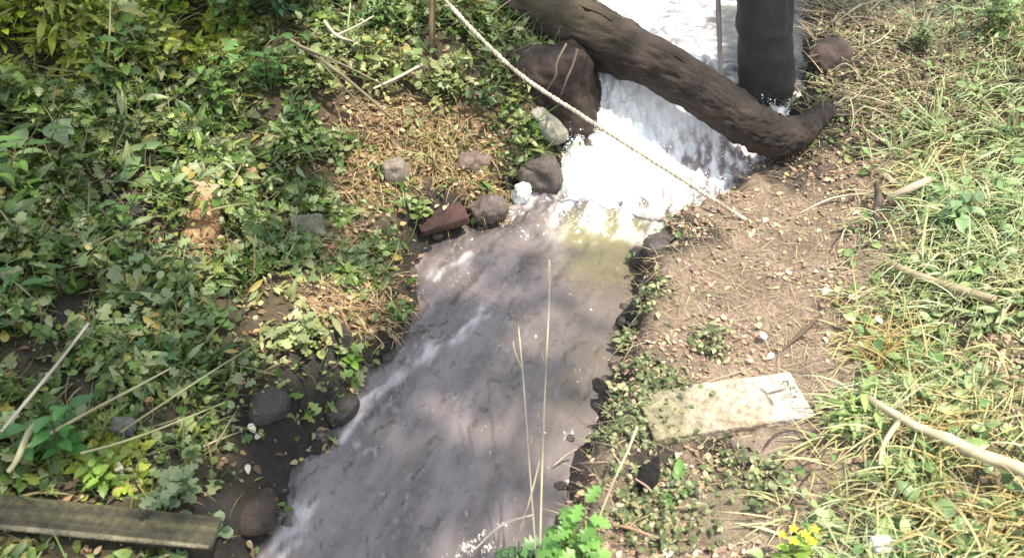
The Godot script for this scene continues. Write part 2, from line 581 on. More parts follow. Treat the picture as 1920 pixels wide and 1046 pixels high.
		var b := Basis(Vector3(rnd(-0.4, 0.4), 1, rnd(-0.4, 0.4)).normalized(), rnd(-0.6, 0.6)) * Basis.from_scale(Vector3(s * rnd(0.6, 1.2), s * rnd(0.6, 1.3), s * rnd(1.0, 4.0)))
		xf.append(Transform3D(b, Vector3(x, y, zz)))
		tint.append(Color(0.9, 0.9, 0.91))
	many("spray", drop_mesh(), mats.foam, xf, tint, fall)
	# the water above the log
	P = PackedVector3Array(); C = PackedColorArray(); U = PackedVector2Array()
	nu = 110
	nv = 0
	z = -4.90
	while z > -12.0:
		var i := row(z)
		var xl := left_edge[i] - 0.12
		var xr := right_edge[i] + 0.12
		for k in nu:
			var t := float(k) / (nu - 1)
			var x := lerpf(xl, xr, t)
			var calm := smoothstep(0.5, 0.68, t + grain.get_noise_2d(x * 90.0, z * 60.0) * 0.14)
			var y := water_y[i] + 0.012 + (grain.get_noise_2d(x * 160.0, z * 330.0) * 0.035 + grain.get_noise_2d(x * 420.0, z * 700.0) * 0.015) * (1.0 - calm * 0.85)
			y -= 0.16 * (1.0 - calm) * (1.0 - smoothstep(-5.12, -5.32, z)) + 0.05 * smoothstep(-4.98, -4.90, z)
			var n := grain.get_noise_2d(x * 130.0 + 3.0, z * 380.0)
			var c := lin(0.78, 0.79, 0.80).lerp(lin(0.22, 0.21, 0.22), smoothstep(-0.1, 0.4, n + (t - 0.22) * 0.7))
			c = c.lerp(lin(0.055, 0.056, 0.055).lerp(lin(0.07, 0.085, 0.04), clampf(n + 0.3, 0, 1) * smoothstep(-5.8, -6.2, z)), calm)
			var toe := minf(Vector2((x - 1.68) / 0.13, (z + 5.0 - (x - 1.68) * 0.8) / 0.08).length(), Vector2((x - 1.42) / 0.10, (z + 5.12) / 0.10).length() + 0.2)
			c = c.lerp(lin(0.5, 0.53, 0.5), (1.0 - smoothstep(0.2, 1.2, toe + n * 1.6)) * 0.8)
			P.append(Vector3(x, y, z))
			C.append(c)
			U.append(Vector2(x * 1.2, z * 1.2))
		nv += 1
		z -= 0.02 if z > -7.0 else 0.25
	tag(put("upstream_water", sheet(P, C, nu, nv, true, U), mats.water), "water above the log, white on the left and smooth and dark on the right", "stream", "", "structure")

func drop_mesh() -> Mesh:
	var s := SphereMesh.new()
	s.radius = 1.0
	s.height = 2.0
	s.radial_segments = 6
	s.rings = 3
	return s

# ---------------------------------------------------------------- things
func make_log() -> void:
	var t := thing("fallen_log", "thick dark brown fallen log lying aslant over the waterfall", "log")
	var skin := func(p: Vector3, e: Vector3, _k: float) -> Color:
		var n := grain.get_noise_3d(p.x * 90.0, p.y * 300.0, p.z * 300.0)
		var c := lin(0.055, 0.035, 0.028).lerp(lin(0.020, 0.014, 0.013), clampf(0.5 + n, 0, 1))
		var moss := smoothstep(0.1, 0.75, e.y + n * 0.5) * smoothstep(1.0, 0.2, p.x)
		return c.lerp(lin(0.10, 0.08, 0.042), moss * 0.8)
	var pts := []
	for q in [[700, -140, 0.98, 0.25], [900, -32, 0.80, 0.225], [1050, 38, 0.73, 0.205], [1200, 106, 0.65, 0.158], [1330, 180, 0.55, 0.140], [1405, 232, 0.46, 0.136], [1455, 256, 0.41, 0.125], [1500, 246, 0.40, 0.095], [1532, 222, 0.41, 0.070], [1556, 206, 0.42, 0.05]]:
		pts.append([level(q[0], q[1], q[2]), q[3]])
	put("trunk", bar(pts, 90, 0.14, skin, 18, 3.0, true, 0.07), mats.bark, t)
	# ridges of bark that stand proud of the trunk
	for k in 14:
		var s := rng.randi_range(0, 5)
		var f := rnd(0.0, 0.6)
		var ang := rnd(-0.3, 2.6)
		var ridge := []
		for j in 4:
			var a: Array = spline_at(pts, s, clampf(f + j * 0.16, 0, 1))
			var b: Array = spline_at(pts, s, clampf(f + j * 0.16 + 0.02, 0, 1.02))
			var d: Vector3 = (b[0] - a[0]).normalized() if b[0] != a[0] else Vector3.RIGHT
			var x := Vector3.UP.cross(d).normalized()
			var e: Vector3 = x * cos(ang) + d.cross(x) * sin(ang)
			ridge.append([a[0] + e * (a[1] * 0.99) + Vector3(0, rnd(-0.006, 0.006), 0), 0.0075 * (1.0 if j in [1, 2] else 0.2)])
			ang += rnd(-0.06, 0.06)
		put("bark_ridge", bar(ridge, 6, 0.3, skin, 4, k * 7.0), mats.bark, t)
	for k in 7:
		var a := k * 0.9
		var b: Vector3 = pts[-1][0] + Vector3(-0.03, sin(a) * 0.035, cos(a) * 0.035)
		put("splinter", bar([[b, 0.018], [b + Vector3(rnd(0.04, 0.11), rnd(-0.01, 0.04), rnd(-0.06, 0.02)), 0.004]], 6, 0.4, skin, 4, k * 3.0), mats.bark, t)
	# a root end where it meets the bank, and a knot
	for q in [[[1525, 225, 0.41, 0.05], [1560, 215, 0.41, 0.032], [1592, 218, 0.40, 0.02], [1612, 226, 0.38, 0.008]]]:
		var rp := []
		for v in q: rp.append([level(v[0], v[1], v[2]), v[3]])
		put("root_end", bar(rp, 14, 0.25, skin, 6, 40.0), mats.bark, t)

func twig_tint(c: Color) -> Callable:
	return func(p: Vector3, _e: Vector3, _k: float) -> Color:
		var n := grain.get_noise_3d(p.x * 300.0, p.y * 300.0, p.z * 300.0)
		var b := lump.get_noise_3d(p.x * 500.0, p.y * 500.0, p.z * 500.0)
		return (c * (1.0 + n * 0.6)).lerp(c * 0.55, smoothstep(0.1, 0.5, b) * 0.7)

# a stick or stalk through points given as [px, py, metres above the ground, radius]; side shoots the same way
func stick(called: String, label: String, category: String, color: Color, pts: Array, shoots := [], group := "", sides := 8, rough := 0.18, part := "stick") -> Node3D:
	var path := stick_path(pts)
	var base: Vector3 = path[0][0]
	var t := thing(called, label, category, base, group)
	for q in path: q[0] -= base
	put(part, bar(path, sides, rough, twig_tint(color), 5, pts[0][0]), mats.stem, t)
	for s in shoots:
		var sp := stick_path(s)
		for q in sp: q[0] -= base
		put("side_shoot", bar(sp, 6, rough, twig_tint(color), 4, s[0][0]), mats.stem, t)
	return t

func stick_path(pts: Array) -> Array:
	var path := []
	for q in pts:
		# walk the sight line until it is that far above the ground
		var d := ray(q[0], q[1])
		var s := 1.2
		while s < 14.0:
			var p := EYE + d * s
			if p.y - q[2] < maxf(height(p.x, p.z), water_y[row(p.z)]): break
			s += 0.01
		path.append([EYE + d * s, q[3]])
	return path

func rock(called: String, label: String, category: String, px: float, py: float, size: Vector3, c: Color, edge: float, rough: float, turn := Vector3.ZERO, sink := 0.3, at := 0.0, mat := "stone", group := "", lift := 0.0, fine := 60.0, cuts := 18) -> Node3D:
	var p := ground(px, py)
	p.y += size.y * (0.5 - sink) + lift
	var tint := func(v: Vector3, e: Vector3, k: float) -> Color:
		var n := grain.get_noise_3d(v.x * 400.0 + at, v.y * 400.0, v.z * 400.0)
		return c * (1.0 + n * 0.6 + k * 0.5)
	var o := put(called, block(size, edge, rough * 2.6, tint, cuts, at * 13.0, fine), mats[mat])
	o.position = p
	o.rotation_degrees = turn
	tag(o, label, category, group)
	for k in 16 if lift == 0.0 and category != "pebble" and category != "slab" and category != "foam" else 0:
		var a := rnd(0.0, TAU)
		var q := p + Vector3(cos(a) * size.x, 0, sin(a) * size.z) * rnd(0.40, 0.62)
		q.y = maxf(height(q.x, q.z), water_y[row(q.z)] + 0.02) + rnd(0.0, size.y * 0.5)
		skirt.append(lay(q, (wild(0.8) + Vector3(cos(a), 0, sin(a)) * 0.5).normalized(), rnd(0.02, 0.055), rnd(-0.3, 0.2)))
	return o

# a leafy plant: stems that fan out from its foot, each leaf a mesh of its own
func plant(called: String, label: String, category: String, px: float, py: float, o: Dictionary) -> Node3D:
	var foot := ground(px, py)
	var t := thing(called, label, category, foot, o.get("group", ""))
	var shape: String = o.get("shape", "ovate")
	var tall: float = o.get("tall", 0.3)
	var size: float = o.get("size", 0.06)
	var stems: int = o.get("stems", 4)
	var per: int = o.get("per", 7)
	var spread: float = o.get("spread", 0.7)
	var color: Color = o.get("color", lin(0.06, 0.13, 0.03))
	var m: Array = []
	for k in 4:
		var key := "%s_%d_%d_%d" % [shape, roundi(color.r * 400), roundi(color.g * 400), k]
		if not mats.has(key):
			var lm := paint(key, 0.42, 0.8)
			lm.albedo_color = (color * (0.72 + 0.2 * k)).linear_to_srgb()
			lm.albedo_color.a = 1.0
		m.append(mats[key])
	for s in stems:
		var way := level_way()
		var lean: float = rnd(0.15, 1.0) * spread
		var h := tall * rnd(0.65, 1.1)
		var p0 := Vector3(rnd(-0.03, 0.03), -0.03, rnd(-0.03, 0.03))
		var p1 := p0 + Vector3(0, h * 0.6, 0) + way * h * lean * 0.4
		var p2 := p0 + Vector3(0, h, 0) + way * h * lean
		var path := [[p0, 0.005], [p1, 0.004], [p2, 0.0022]]
		put("stem", bar(path, 5, 0.0, twig_tint(o.get("stem", lin(0.10, 0.11, 0.04))), 4), mats.stem, t)
		for k in per:
			var f := lerpf(0.25, 1.0, (k + rng.randf() * 0.5) / per)
			var at: Vector3 = p0.lerp(p1, f / 0.6) if f < 0.6 else p1.lerp(p2, (f - 0.6) / 0.4)
			var a := k * 2.4 + rnd(-0.4, 0.4)
			var out := Vector3(cos(a), rnd(-0.15, 0.45), sin(a)).normalized()
			var face := (Vector3.UP * 1.2 + out * 0.2 + wild(1.0) * 0.5).normalized()
			face = (face - out * face.dot(out)).normalized()
			put("leaf", leaf_mesh[shape], m[rng.randi_range(0, 3)], t, facing(at + out * size * 0.2, out, face, size * rnd(0.7, 1.25)))
	return t

func tuft(called: String, label: String, category: String, px: float, py: float, color: Color, count: int, length: float, spread: float, group := "", way := Vector3.ZERO) -> Node3D:
	var foot := ground(px, py)
	var t := thing(called, label, category, foot, group)
	var key := "tuft_%d_%d" % [roundi(color.r * 300), roundi(color.g * 300)]
	for k in 3:
		if not mats.has(key + str(k)):
			var lm := paint(key + str(k), 0.5, 0.7)
			lm.albedo_color = (color * (0.75 + 0.28 * k)).linear_to_srgb()
			lm.albedo_color.a = 1.0
	for k in count:
		var d := (wild(spread) + way * rnd(0.2, 1.0)).normalized()
		var f := level_way()
		f = (Vector3.UP * 0.4 - d * 0.1 + f * 0.5).normalized()
		f = (f - d * f.dot(d)).normalized()
		var p := Vector3(rnd(-0.06, 0.06), -0.01, rnd(-0.06, 0.06))
		put("blade", leaf_mesh[["blade", "long_blade", "straight"][k % 3]], mats[key + str(k % 3)], t, facing(p, d, f, length * rnd(0.5, 1.15)))
	return t

# ---------------------------------------------------------------- ground cover
func left_cover() -> void:
	var kinds := ["ovate", "toothed", "lobed", "round", "lance", "cut"]
	var xf := {}
	var tint := {}
	for k in kinds: xf[k] = []; tint[k] = []
	var dead := []
	var dead_tint := []
	var thin := []
	var thin_tint := []
	for k in 180000:
		var z := rnd(-1.0, -8.2)
		var i := row(z)
		var x := left_edge[i] - 5.2 * pow(rng.randf(), 1.25)
		var p := Vector3(x, height(x, z), z)
		if not in_view(p): continue
		var u := left_edge[i] - x
		var bare := zone("bare", x, z)
		var mud := zone("mud", x, z)
		var n := grain.get_noise_2d(x * 70.0, z * 70.0)
		var m := lump.get_noise_2d(x * 60.0 + 50.0, z * 60.0)
		var open := smoothstep(0.02, 0.24, u + m * 0.1) * (1.0 - bare * 0.82) * (1.0 - mud * 0.85) * clampf(0.62 + n * 1.9 + 0.3 * smoothstep(1.0, 2.4, u), 0.08, 1.0) * (1.0 - 0.7 * smoothstep(-2.8, -2.4, z) * smoothstep(0.55, 0.25, u))
		if rng.randf() > open:
			if rng.randf() < (0.10 + 0.75 * bare) * (1.0 - 0.85 * mud):
				var e := wild(0.7)
				if rng.randf() < 0.5 * bare + 0.1:
					var along_ground := (level_way() + Vector3(0, rnd(-0.1, 0.6), 0)).normalized()
					thin.append(facing(p + Vector3(0, 0.01, 0), along_ground, Vector3.UP, rnd(0.05, 0.16)))
					thin_tint.append(vary(lin(0.38, 0.29, 0.15), 0.35, 0.05))
					continue
				dead.append(lay(p + Vector3(0, rnd(0.0, 0.03), 0), e, rnd(0.012, 0.045)))
				dead_tint.append(vary([lin(0.20, 0.12, 0.07), lin(0.28, 0.19, 0.10), lin(0.12, 0.075, 0.05), lin(0.30, 0.25, 0.16)][rng.randi_range(0, 3)], 0.3, 0.1))
			continue
		var lush := smoothstep(0.3, 2.2, u)
		var deep := (0.05 + 0.30 * lush) * clampf(0.6 + 1.5 * m + 0.6 * n, 0.1, 1.5) * (1.0 - bare * 0.8)
		p.y += deep * sqrt(rng.randf()) + 0.006
		var kind: String = kinds[clampi(int(2.4 + 4.5 * lump.get_noise_2d(x * 45.0 - 30.0, z * 45.0) + rnd(-1.6, 1.6)), 0, 5)]
		var s := (0.018 + 0.055 * pow(rng.randf(), 1.9)) * (1.0 + 0.4 * lush)
		if kind == "lance": s *= 1.7
		if kind == "round": s *= 0.65
		var c: Color = [lin(0.072, 0.140, 0.024), lin(0.115, 0.19, 0.038), lin(0.18, 0.25, 0.06), lin(0.050, 0.095, 0.022), lin(0.23, 0.28, 0.13)][mini(rng.randi_range(0, 5), 4) if rng.randf() < 0.85 else 4]
		c *= 1.0
		c = c.lerp(lin(0.34, 0.40, 0.04), zone("bright", x, z) * rnd(0.4, 1.0))
		c = c.lerp(lin(0.33, 0.33, 0.15), zone("pale", x, z) * rnd(0.2, 0.9))
		if rng.randf() < 0.03: c = lin(0.30, 0.26, 0.07)
		xf[kind].append(lay(p, wild(0.95), s, rnd(-0.3, 0.4)))
		tint[kind].append(vary(c, 0.28, 0.12))
		if rng.randf() < 0.24:
			var d := (wild(1.3)).normalized()
			thin.append(facing(p - Vector3(0, 0.05, 0), d, level_way(), rnd(0.08, 0.28)))
			thin_tint.append(vary([lin(0.10, 0.17, 0.05), lin(0.26, 0.22, 0.12), lin(0.14, 0.16, 0.07)][rng.randi_range(0, 2)], 0.3))
	var names := {"ovate": "oval leaved weeds", "toothed": "toothed nettle leaves", "lobed": "lobed ivy leaves", "round": "small round creeper leaves", "lance": "narrow willow-like leaves", "cut": "deeply cut mugwort leaves"}
	for k in kinds:
		many("ground_cover", leaf_mesh[k], mats.leaf, xf[k], tint[k], self, "dense low %s covering the shaded left bank" % names[k], "ground cover")
	many("leaf_litter", leaf_mesh.ovate, mats.dry, dead, dead_tint, self, "brown dead leaves lying between the weeds of the left bank", "leaf litter")
	many("grass", leaf_mesh.long_blade, mats.grass, thin, thin_tint, self, "thin grass and stalks growing through the weeds of the left bank", "grass")

func right_cover() -> void:
	var xf := [[], [], []]
	var tint := [[], [], []]
	var flakes := []
	var flake_tint := []
	var bits := []
	var bit_tint := []
	var herbs := []
	var herb_tint := []
	for k in 170000:
		var z := rnd(-1.1, -8.0)
		var i := row(z)
		var x := right_edge[i] + 4.2 * rng.randf()
		var p := Vector3(x, height(x, z), z)
		if not in_view(p): continue
		var u := x - right_edge[i]
		var g := x - grass_line(z)
		var n := grain.get_noise_2d(x * 80.0, z * 80.0)
		var m := lump.get_noise_2d(x * 60.0, z * 60.0 + 20.0)
		var brush := smoothstep(-4.3, -4.8, z) * (1.0 - smoothstep(0.2, 0.9, g))
		var grassy := smoothstep(-0.22, 0.3, g + n * 0.25) * (1.0 - brush * 0.65)
		grassy = maxf(grassy, zone("tufted", x, z) * 0.7)
		grassy *= 1.0 - zone("slab", x, z)
		if rng.randf() < grassy * clampf(0.30 + 0.65 * lump.get_noise_2d(x * 130.0, z * 130.0), 0.08, 0.5):
			var deep := 0.015 + 0.085 * clampf(g, 0, 1) * clampf(0.6 + 1.4 * m, 0.2, 1.6)
			p.y += deep * rng.randf()
			var way := Vector3(-0.75, 0.28, 0.35) if rng.randf() < 0.55 else wild(1.45)
			var d := (way + wild(1.5) * 0.55).normalized()
			var face := (Vector3.UP + wild(1.0) * 0.4).normalized()
			face = (face - d * face.dot(d)).normalized()
			var which := rng.randi_range(0, 2)
			xf[which].append(facing(p, d, face, rnd(0.06, 0.16) + 0.16 * pow(rng.randf(), 2.0)))
			var ochre := zone("ochre", x, z)
			var c: Color = [lin(0.31, 0.37, 0.18), lin(0.40, 0.46, 0.27), lin(0.20, 0.29, 0.10), lin(0.48, 0.43, 0.26), lin(0.34, 0.42, 0.27)][rng.randi_range(0, 4)]
			c = c.lerp(lin(0.44, 0.37, 0.19), smoothstep(0.0, 0.35, lump.get_noise_2d(x * 100.0 + 70.0, z * 100.0)) * rnd(0.3, 1.0))
			c = c.lerp(lin(0.38, 0.28, 0.11), maxf(ochre, 0.25 * smoothstep(0.1, 0.5, n)) * rnd(0.4, 1.0))
			tint[which].append(vary(c, 0.25, 0.1))
			if rng.randf() < 0.40:
				herbs.append(lay(p + Vector3(0, rnd(0, 0.05), 0), wild(0.8), rnd(0.02, 0.085)))
				herb_tint.append(vary([lin(0.14, 0.24, 0.08), lin(0.28, 0.36, 0.16), lin(0.20, 0.30, 0.12)][rng.randi_range(0, 2)], 0.3, 0.1))
		elif u > 0.1:
			if rng.randf() < clampf(0.45 + n * 1.3 + m * 0.9, 0.08, 0.9) * (1.0 - zone("slab", x, z)):
				flakes.append(lay(p + Vector3(0, rnd(0.001, 0.010), 0), wild(0.5), 0.006 + 0.034 * pow(rng.randf(), 3.0)))
				flake_tint.append(vary([lin(0.32, 0.22, 0.17), lin(0.38, 0.29, 0.21), lin(0.17, 0.11, 0.08), lin(0.28, 0.23, 0.13), lin(0.24, 0.16, 0.12)][rng.randi_range(0, 4)], 0.45, 0.12))
			elif rng.randf() < 0.26 + 0.12 * brush:
				var d := (level_way() + Vector3(0, rnd(-0.05, 0.25) + brush * 0.3, 0)).normalized()
				bits.append(facing(p + Vector3(0, 0.006, 0), d, Vector3.UP, rnd(0.04, 0.15) * (1.0 + brush)))
				bit_tint.append(vary([lin(0.26, 0.20, 0.12), lin(0.16, 0.13, 0.09), lin(0.36, 0.31, 0.20)][rng.randi_range(0, 2)], 0.3))
			var leafy := maxf(zone("mossy", x, z), maxf(0.10 * (1.0 - smoothstep(0.1, 0.4, u)), brush * 0.5))
			if rng.randf() < leafy * 0.5:
				herbs.append(lay(p + Vector3(0, rnd(0, 0.05), 0), wild(0.7), rnd(0.015, 0.04)))
				herb_tint.append(vary([lin(0.13, 0.17, 0.07), lin(0.24, 0.26, 0.13), lin(0.09, 0.13, 0.05)][rng.randi_range(0, 2)], 0.3, 0.1))
	var says := ["short curved grass blades covering the right bank", "long drooping grass blades combed over the right bank", "straight straw-like grass blades on the right bank"]
	for k in 3: many("grass", leaf_mesh[["blade", "long_blade", "straight"][k]], mats.grass, xf[k], tint[k], self, says[k], "grass")
	many("leaf_litter", leaf_mesh.ovate, mats.dry, flakes, flake_tint, self, "crumbled dry leaves and chips strewn over the trodden earth path", "leaf litter")
	many("straw_litter", leaf_mesh.straight, mats.dry, bits, bit_tint, self, "loose straw and thin twigs strewn over the earth path and brush", "straw")
	many("ground_cover", leaf_mesh.ovate, mats.leaf, herbs, herb_tint, self, "small pale leafed herbs among the grass of the right bank", "ground cover")

func shade_tree(at: Vector3, crown_at: Array, label: String, count: int, gaps: Array, beam: Vector3, bole := []) -> void:
	var t := thing("tree", label, "tree", at)
	var fork := Vector3(-0.1, 4.6, 0.1)
	var brown := twig_tint(lin(0.09, 0.07, 0.05))
	if bole.size():
		fork = bole[-1][0]
		brown = func(p: Vector3, _e: Vector3, _k: float) -> Color:
			var n := grain.get_noise_3d(p.x * 200.0, p.y * 60.0, p.z * 200.0)
			return lin(0.045, 0.042, 0.040).lerp(lin(0.055, 0.075, 0.03), smoothstep(0.85, 1.5, p.y + n * 0.5)) * (1.0 + n * 0.6)
	put("trunk", bar(bole if bole.size() else [[Vector3(0, -0.4, 0), 0.24], [Vector3(0.1, 2.0, 0.1), 0.18], [fork, 0.12], [fork + Vector3(-0.2, 1.6, 0), 0.05]], 30, 0.10, brown, 10, 2.0, true, 0.07), mats.bark, t)
	for q in crown_at:
		var tip: Vector3 = q[0] - at
		put("limb", bar([[fork, 0.035], [fork.lerp(tip, 0.5) + Vector3(0, 0.5, 0), 0.022], [tip, 0.008]], 7, 0.1, brown, 6, 5.0), mats.bark, t)
	var xf := []
	var tint := []
	for k in count:
		var q: Array = crown_at[rng.randi_range(0, crown_at.size() - 1)]
		var v: Vector3 = Vector3(rng.randfn(), rng.randfn() * 0.45, rng.randfn()) * q[1] * 0.55
		var p: Vector3 = q[0] + v
		if grain.get_noise_3d(p.x * 55.0, p.y * 55.0, p.z * 55.0) < 0.0: continue
		var open := false
		for g in gaps:
			var along_beam: Vector3 = g[0] - beam * (p.y - g[0].y)
			if Vector2(p.x - along_beam.x, p.z - along_beam.z).length() < g[1]: open = true
		if open: continue
		xf.append(lay(p - at, wild(1.1), rnd(0.09, 0.17)))
		tint.append(vary(lin(0.07, 0.14, 0.035), 0.3, 0.1))
	many("crown", leaf_mesh.ovate, mats.leaf, xf, tint, t)

# ---------------------------------------------------------------- the scene
func _ready() -> void:
	var cam := Camera3D.new()
	cam.name = "camera"
	cam.fov = FOV
	cam.position = EYE
	cam.rotation_degrees.x = -PITCH
	cam.near = 0.05
	cam.far = 200.0
	var lens := CameraAttributesPhysical.new()
	lens.frustum_focal_length = 12.0 / tan(deg_to_rad(FOV / 2.0))
	lens.frustum_focus_distance = 4.6
	lens.frustum_near = 0.05
	lens.frustum_far = 200.0
	lens.exposure_aperture = 2.4
	cam.attributes = lens
	add_child(cam)
	cam.current = true
	var env := Environment.new()
	env.background_mode = Environment.BG_SKY
	var sky_look := ProceduralSkyMaterial.new()
	sky_look.sky_top_color = Color(0.80, 0.83, 0.87)
	sky_look.sky_horizon_color = Color(0.93, 0.94, 0.93)
	sky_look.sky_curve = 0.2
	sky_look.ground_bottom_color = Color(0.22, 0.22, 0.16)
	sky_look.ground_horizon_color = Color(0.6, 0.62, 0.58)
	sky_look.sky_energy_multiplier = 1.1
	var sk := Sky.new()
	sk.sky_material = sky_look
	env.sky = sk
	env.tonemap_mode = Environment.TONE_MAPPER_LINEAR
	env.tonemap_exposure = 2.05
	env.sdfgi_enabled = true
	env.ssao_enabled = true
	env.ssil_enabled = true
	var we := WorldEnvironment.new()
	we.name = "world"
	we.environment = env
	add_child(we)
	var sun := DirectionalLight3D.new()
	sun.name = "sun"
	sun.light_energy = 1.5
	sun.light_color = Color(1.0, 0.95, 0.86)
	sun.light_angular_distance = 1.4
	sun.shadow_enabled = true
	add_child(sun)
	var beam := Vector3(-0.34, -1.0, -0.10)
	sun.look_at_from_position(Vector3.ZERO, beam, Vector3.FORWARD)

	rng.seed = 20240
	lump.seed = 11; lump.noise_type = FastNoiseLite.TYPE_SIMPLEX_SMOOTH; lump.frequency = 0.01; lump.fractal_octaves = 2
	grain.seed = 23; grain.noise_type = FastNoiseLite.TYPE_SIMPLEX_SMOOTH; grain.frequency = 0.03; grain.fractal_octaves = 3
	lay_stream()
	make_materials()
	for q in [["bare", 770, 290, 0.42], ["bare", 860, 270, 0.3], ["bare", 700, 570, 0.20], ["bare", 640, 460, 0.18], ["bare", 900, 350, 0.25], ["bare", 620, 560, 0.16], ["bare", 420, 470, 0.12], ["bare", 690, 330, 0.25], ["mud", 300, 860, 0.12], ["mud", 100, 600, 0.14], ["mud", 240, 380, 0.16], ["mud", 640, 640, 0.12], ["mud", 500, 780, 0.22], ["mud", 600, 720, 0.22], ["mud", 560, 900, 0.2], ["mud", 420, 980, 0.2], ["mud", 830, 440, 0.25],
			["bright", 60, 40, 0.75], ["bright", 330, 20, 0.55], ["bright", 200, 870, 0.22], ["pale", 570, 590, 0.3], ["pale", 800, 240, 0.4], ["pale", 690, 180, 0.3], ["mossy", 1190, 740, 0.3], ["mossy", 1170, 620, 0.16], ["mossy", 1240, 950, 0.25], ["mud", 1220, 850, 0.16], ["mud", 1640, 420, 0.13], ["mud", 1290, 430, 0.2], ["mud", 1340, 840, 0.12], ["mossy", 1230, 540, 0.12], ["mossy", 1400, 900, 0.2], ["mossy", 1330, 640, 0.12], ["mud", 1250, 460, 0.2], ["mud", 1480, 150, 0.45],
			["mud", 1580, 235, 0.3], ["mud", 1490, 318, 0.22], ["ochre", 1650, 640, 0.3], ["ochre", 1850, 960, 0.35], ["ochre", 1800, 820, 0.25], ["slab", 1370, 770, 0.20], ["slab", 1440, 740, 0.13], ["slab", 1300, 790, 0.13]]:
		mark(q[0], q[1], q[2], q[3])
	build_ground()
	build_water()
	left_cover()
	right_cover()
	var gaps := [[ground(385, 400), 0.42], [ground(640, 560), 0.2], [ground(560, 600), 0.35], [ground(742, 330), 0.3], [ground(1380, 770), 0.5], [ground(1420, 560), 0.5], [ground(1560, 500), 0.4], [ground(1300, 640), 0.3]]
	shade_tree(Vector3(-0.7, 0.2, 1.6), [[Vector3(-0.6, 5.5, -2.5), 1.0], [Vector3(0.2, 5.5, -1.9), 0.8], [Vector3(-1.0, 5.6, -3.8), 0.9], [Vector3(0.3, 5.3, -3.1), 0.5], [Vector3(1.25, 5.4, -1.7), 0.55], [Vector3(1.6, 5.5, -2.6), 0.5], [Vector3(-0.2, 5.6, -4.6), 0.5]], "leafy tree on the near left bank, its crown above the view", 8000, gaps, beam)
	var root: Vector3 = level(1436, 168, 0.36)
	var d := ray(1434, -10)
	var high: Vector3 = EYE + d * (root.z / d.z)
	shade_tree(root, [[Vector3(2.0, 5.8, -4.9), 0.6], [Vector3(3.3, 5.6, -4.5), 0.45], [Vector3(4.2, 5.6, -5.6), 0.8], [Vector3(3.6, 5.6, -6.3), 0.7]], "dark smooth tree trunk standing in the water's edge just behind the log", 4200, gaps, beam, [[Vector3(0, -0.3, 0), 0.185], [Vector3(0, 0.02, 0), 0.178], [(high - root) * 0.5, 0.168], [high - root, 0.165], [(high - root) * 3.0, 0.12], [Vector3(0.9, 5.0, 0.0), 0.06]])
	shade_tree(Vector3(0.6, 0.6, -13.5), [[Vector3(0.4, 4.2, -13.0), 1.8], [Vector3(-1.6, 3.6, -13.2), 1.5], [Vector3(1.8, 2.6, -13.4), 1.3], [Vector3(0.2, 2.0, -14.2), 1.3]], "dense leafy tree far up the stream, beyond the top of the view", 3500, [], beam)
	shade_tree(Vector3(4.2, 0.9, -13.0), [[Vector3(4.0, 4.0, -12.6), 1.8], [Vector3(5.6, 3.4, -12.8), 1.4], [Vector3(3.0, 2.4, -13.4), 1.3], [Vector3(4.6, 1.9, -13.4), 1.2]], "dense leafy tree on the right bank far upstream, beyond the top edge", 3500, [], beam)
	# the fall and its neighbours
	make_log()
	rope()
	var wall := rock("boulder", "large dark brown boulder with thin twigs on its face, left of the waterfall", "boulder", 1030, 232, Vector3(0.62, 0.62, 0.50), lin(0.05, 0.034, 0.028), 0.15, 0.020, Vector3(-8, -14, 10), 0.25, 3.0, "stone", "", 0.001, 110.0, 40)
	wall.position = level(1030, 180, 0.42) + Vector3(0, -0.02, -0.08)
	rock("rock", "low brown rock under the dark boulder at the foot of the fall", "rock", 1090, 296, Vector3(0.16, 0.22, 0.2), lin(0.07, 0.05, 0.042), 0.12, 0.02, Vector3(0, 30, 8), 0.3, 8.0, "wet_stone")
	rock("rock", "oblong pale grey stone lying below the dark boulder", "rock", 1028, 268, Vector3(0.30, 0.13, 0.16), lin(0.40, 0.39, 0.33), 0.08, 0.010, Vector3(0, -38, -22), 0.0, 5.0, "stone", "", 0.05)
	rock("foam_clump", "white clump of foam on the left edge of the pool below the fall", "foam", 978, 388, Vector3(0.13, 0.14, 0.11), lin(0.86, 0.85, 0.85), 0.06, 0.016, Vector3(0, 20, 0), 0.0, 9.0, "foam", "", 0.03, 120.0, 24)
	rock("rock", "dark brown rock between the round grey stone and the pool", "rock", 1005, 340, Vector3(0.24, 0.2, 0.2), lin(0.10, 0.082, 0.075), 0.12, 0.03, Vector3(0, 12, 0), 0.3, 14.0)
	rock("rock", "grey brown rock at the water edge beside the rusty slab", "rock", 912, 400, Vector3(0.26, 0.16, 0.2), lin(0.16, 0.125, 0.115), 0.11, 0.03, Vector3(0, 25, 6), 0.35, 21.0)
	rock("stone_slab", "rusty brown slab jutting over a dark hollow at the left water edge", "slab", 828, 428, Vector3(0.28, 0.055, 0.15), lin(0.075, 0.036, 0.03), 0.012, 0.006, Vector3(8, 22, 6), 0.0, 24.0, "stone", "", 0.04)
	rock("rock", "round grey stone lit from above on the bare patch of the left bank", "rock", 742, 335, Vector3(0.16, 0.15, 0.15), lin(0.30, 0.25, 0.21), 0.12, 0.012, Vector3(0, 10, 0), 0.15, 31.0)
	rock("rock", "pinkish stone half buried in dry litter above the dark brown rock", "rock", 885, 305, Vector3(0.2, 0.1, 0.16), lin(0.22, 0.16, 0.14), 0.08, 0.03, Vector3(0, 40, 0), 0.4, 33.0)
	rock("stone_block", "small flat grey square block among the weeds of the left bank", "block", 580, 436, Vector3(0.17, 0.13, 0.07), lin(0.30, 0.28, 0.20), 0.015, 0.006, Vector3(-42, 8, 3), 0.2, 37.0)
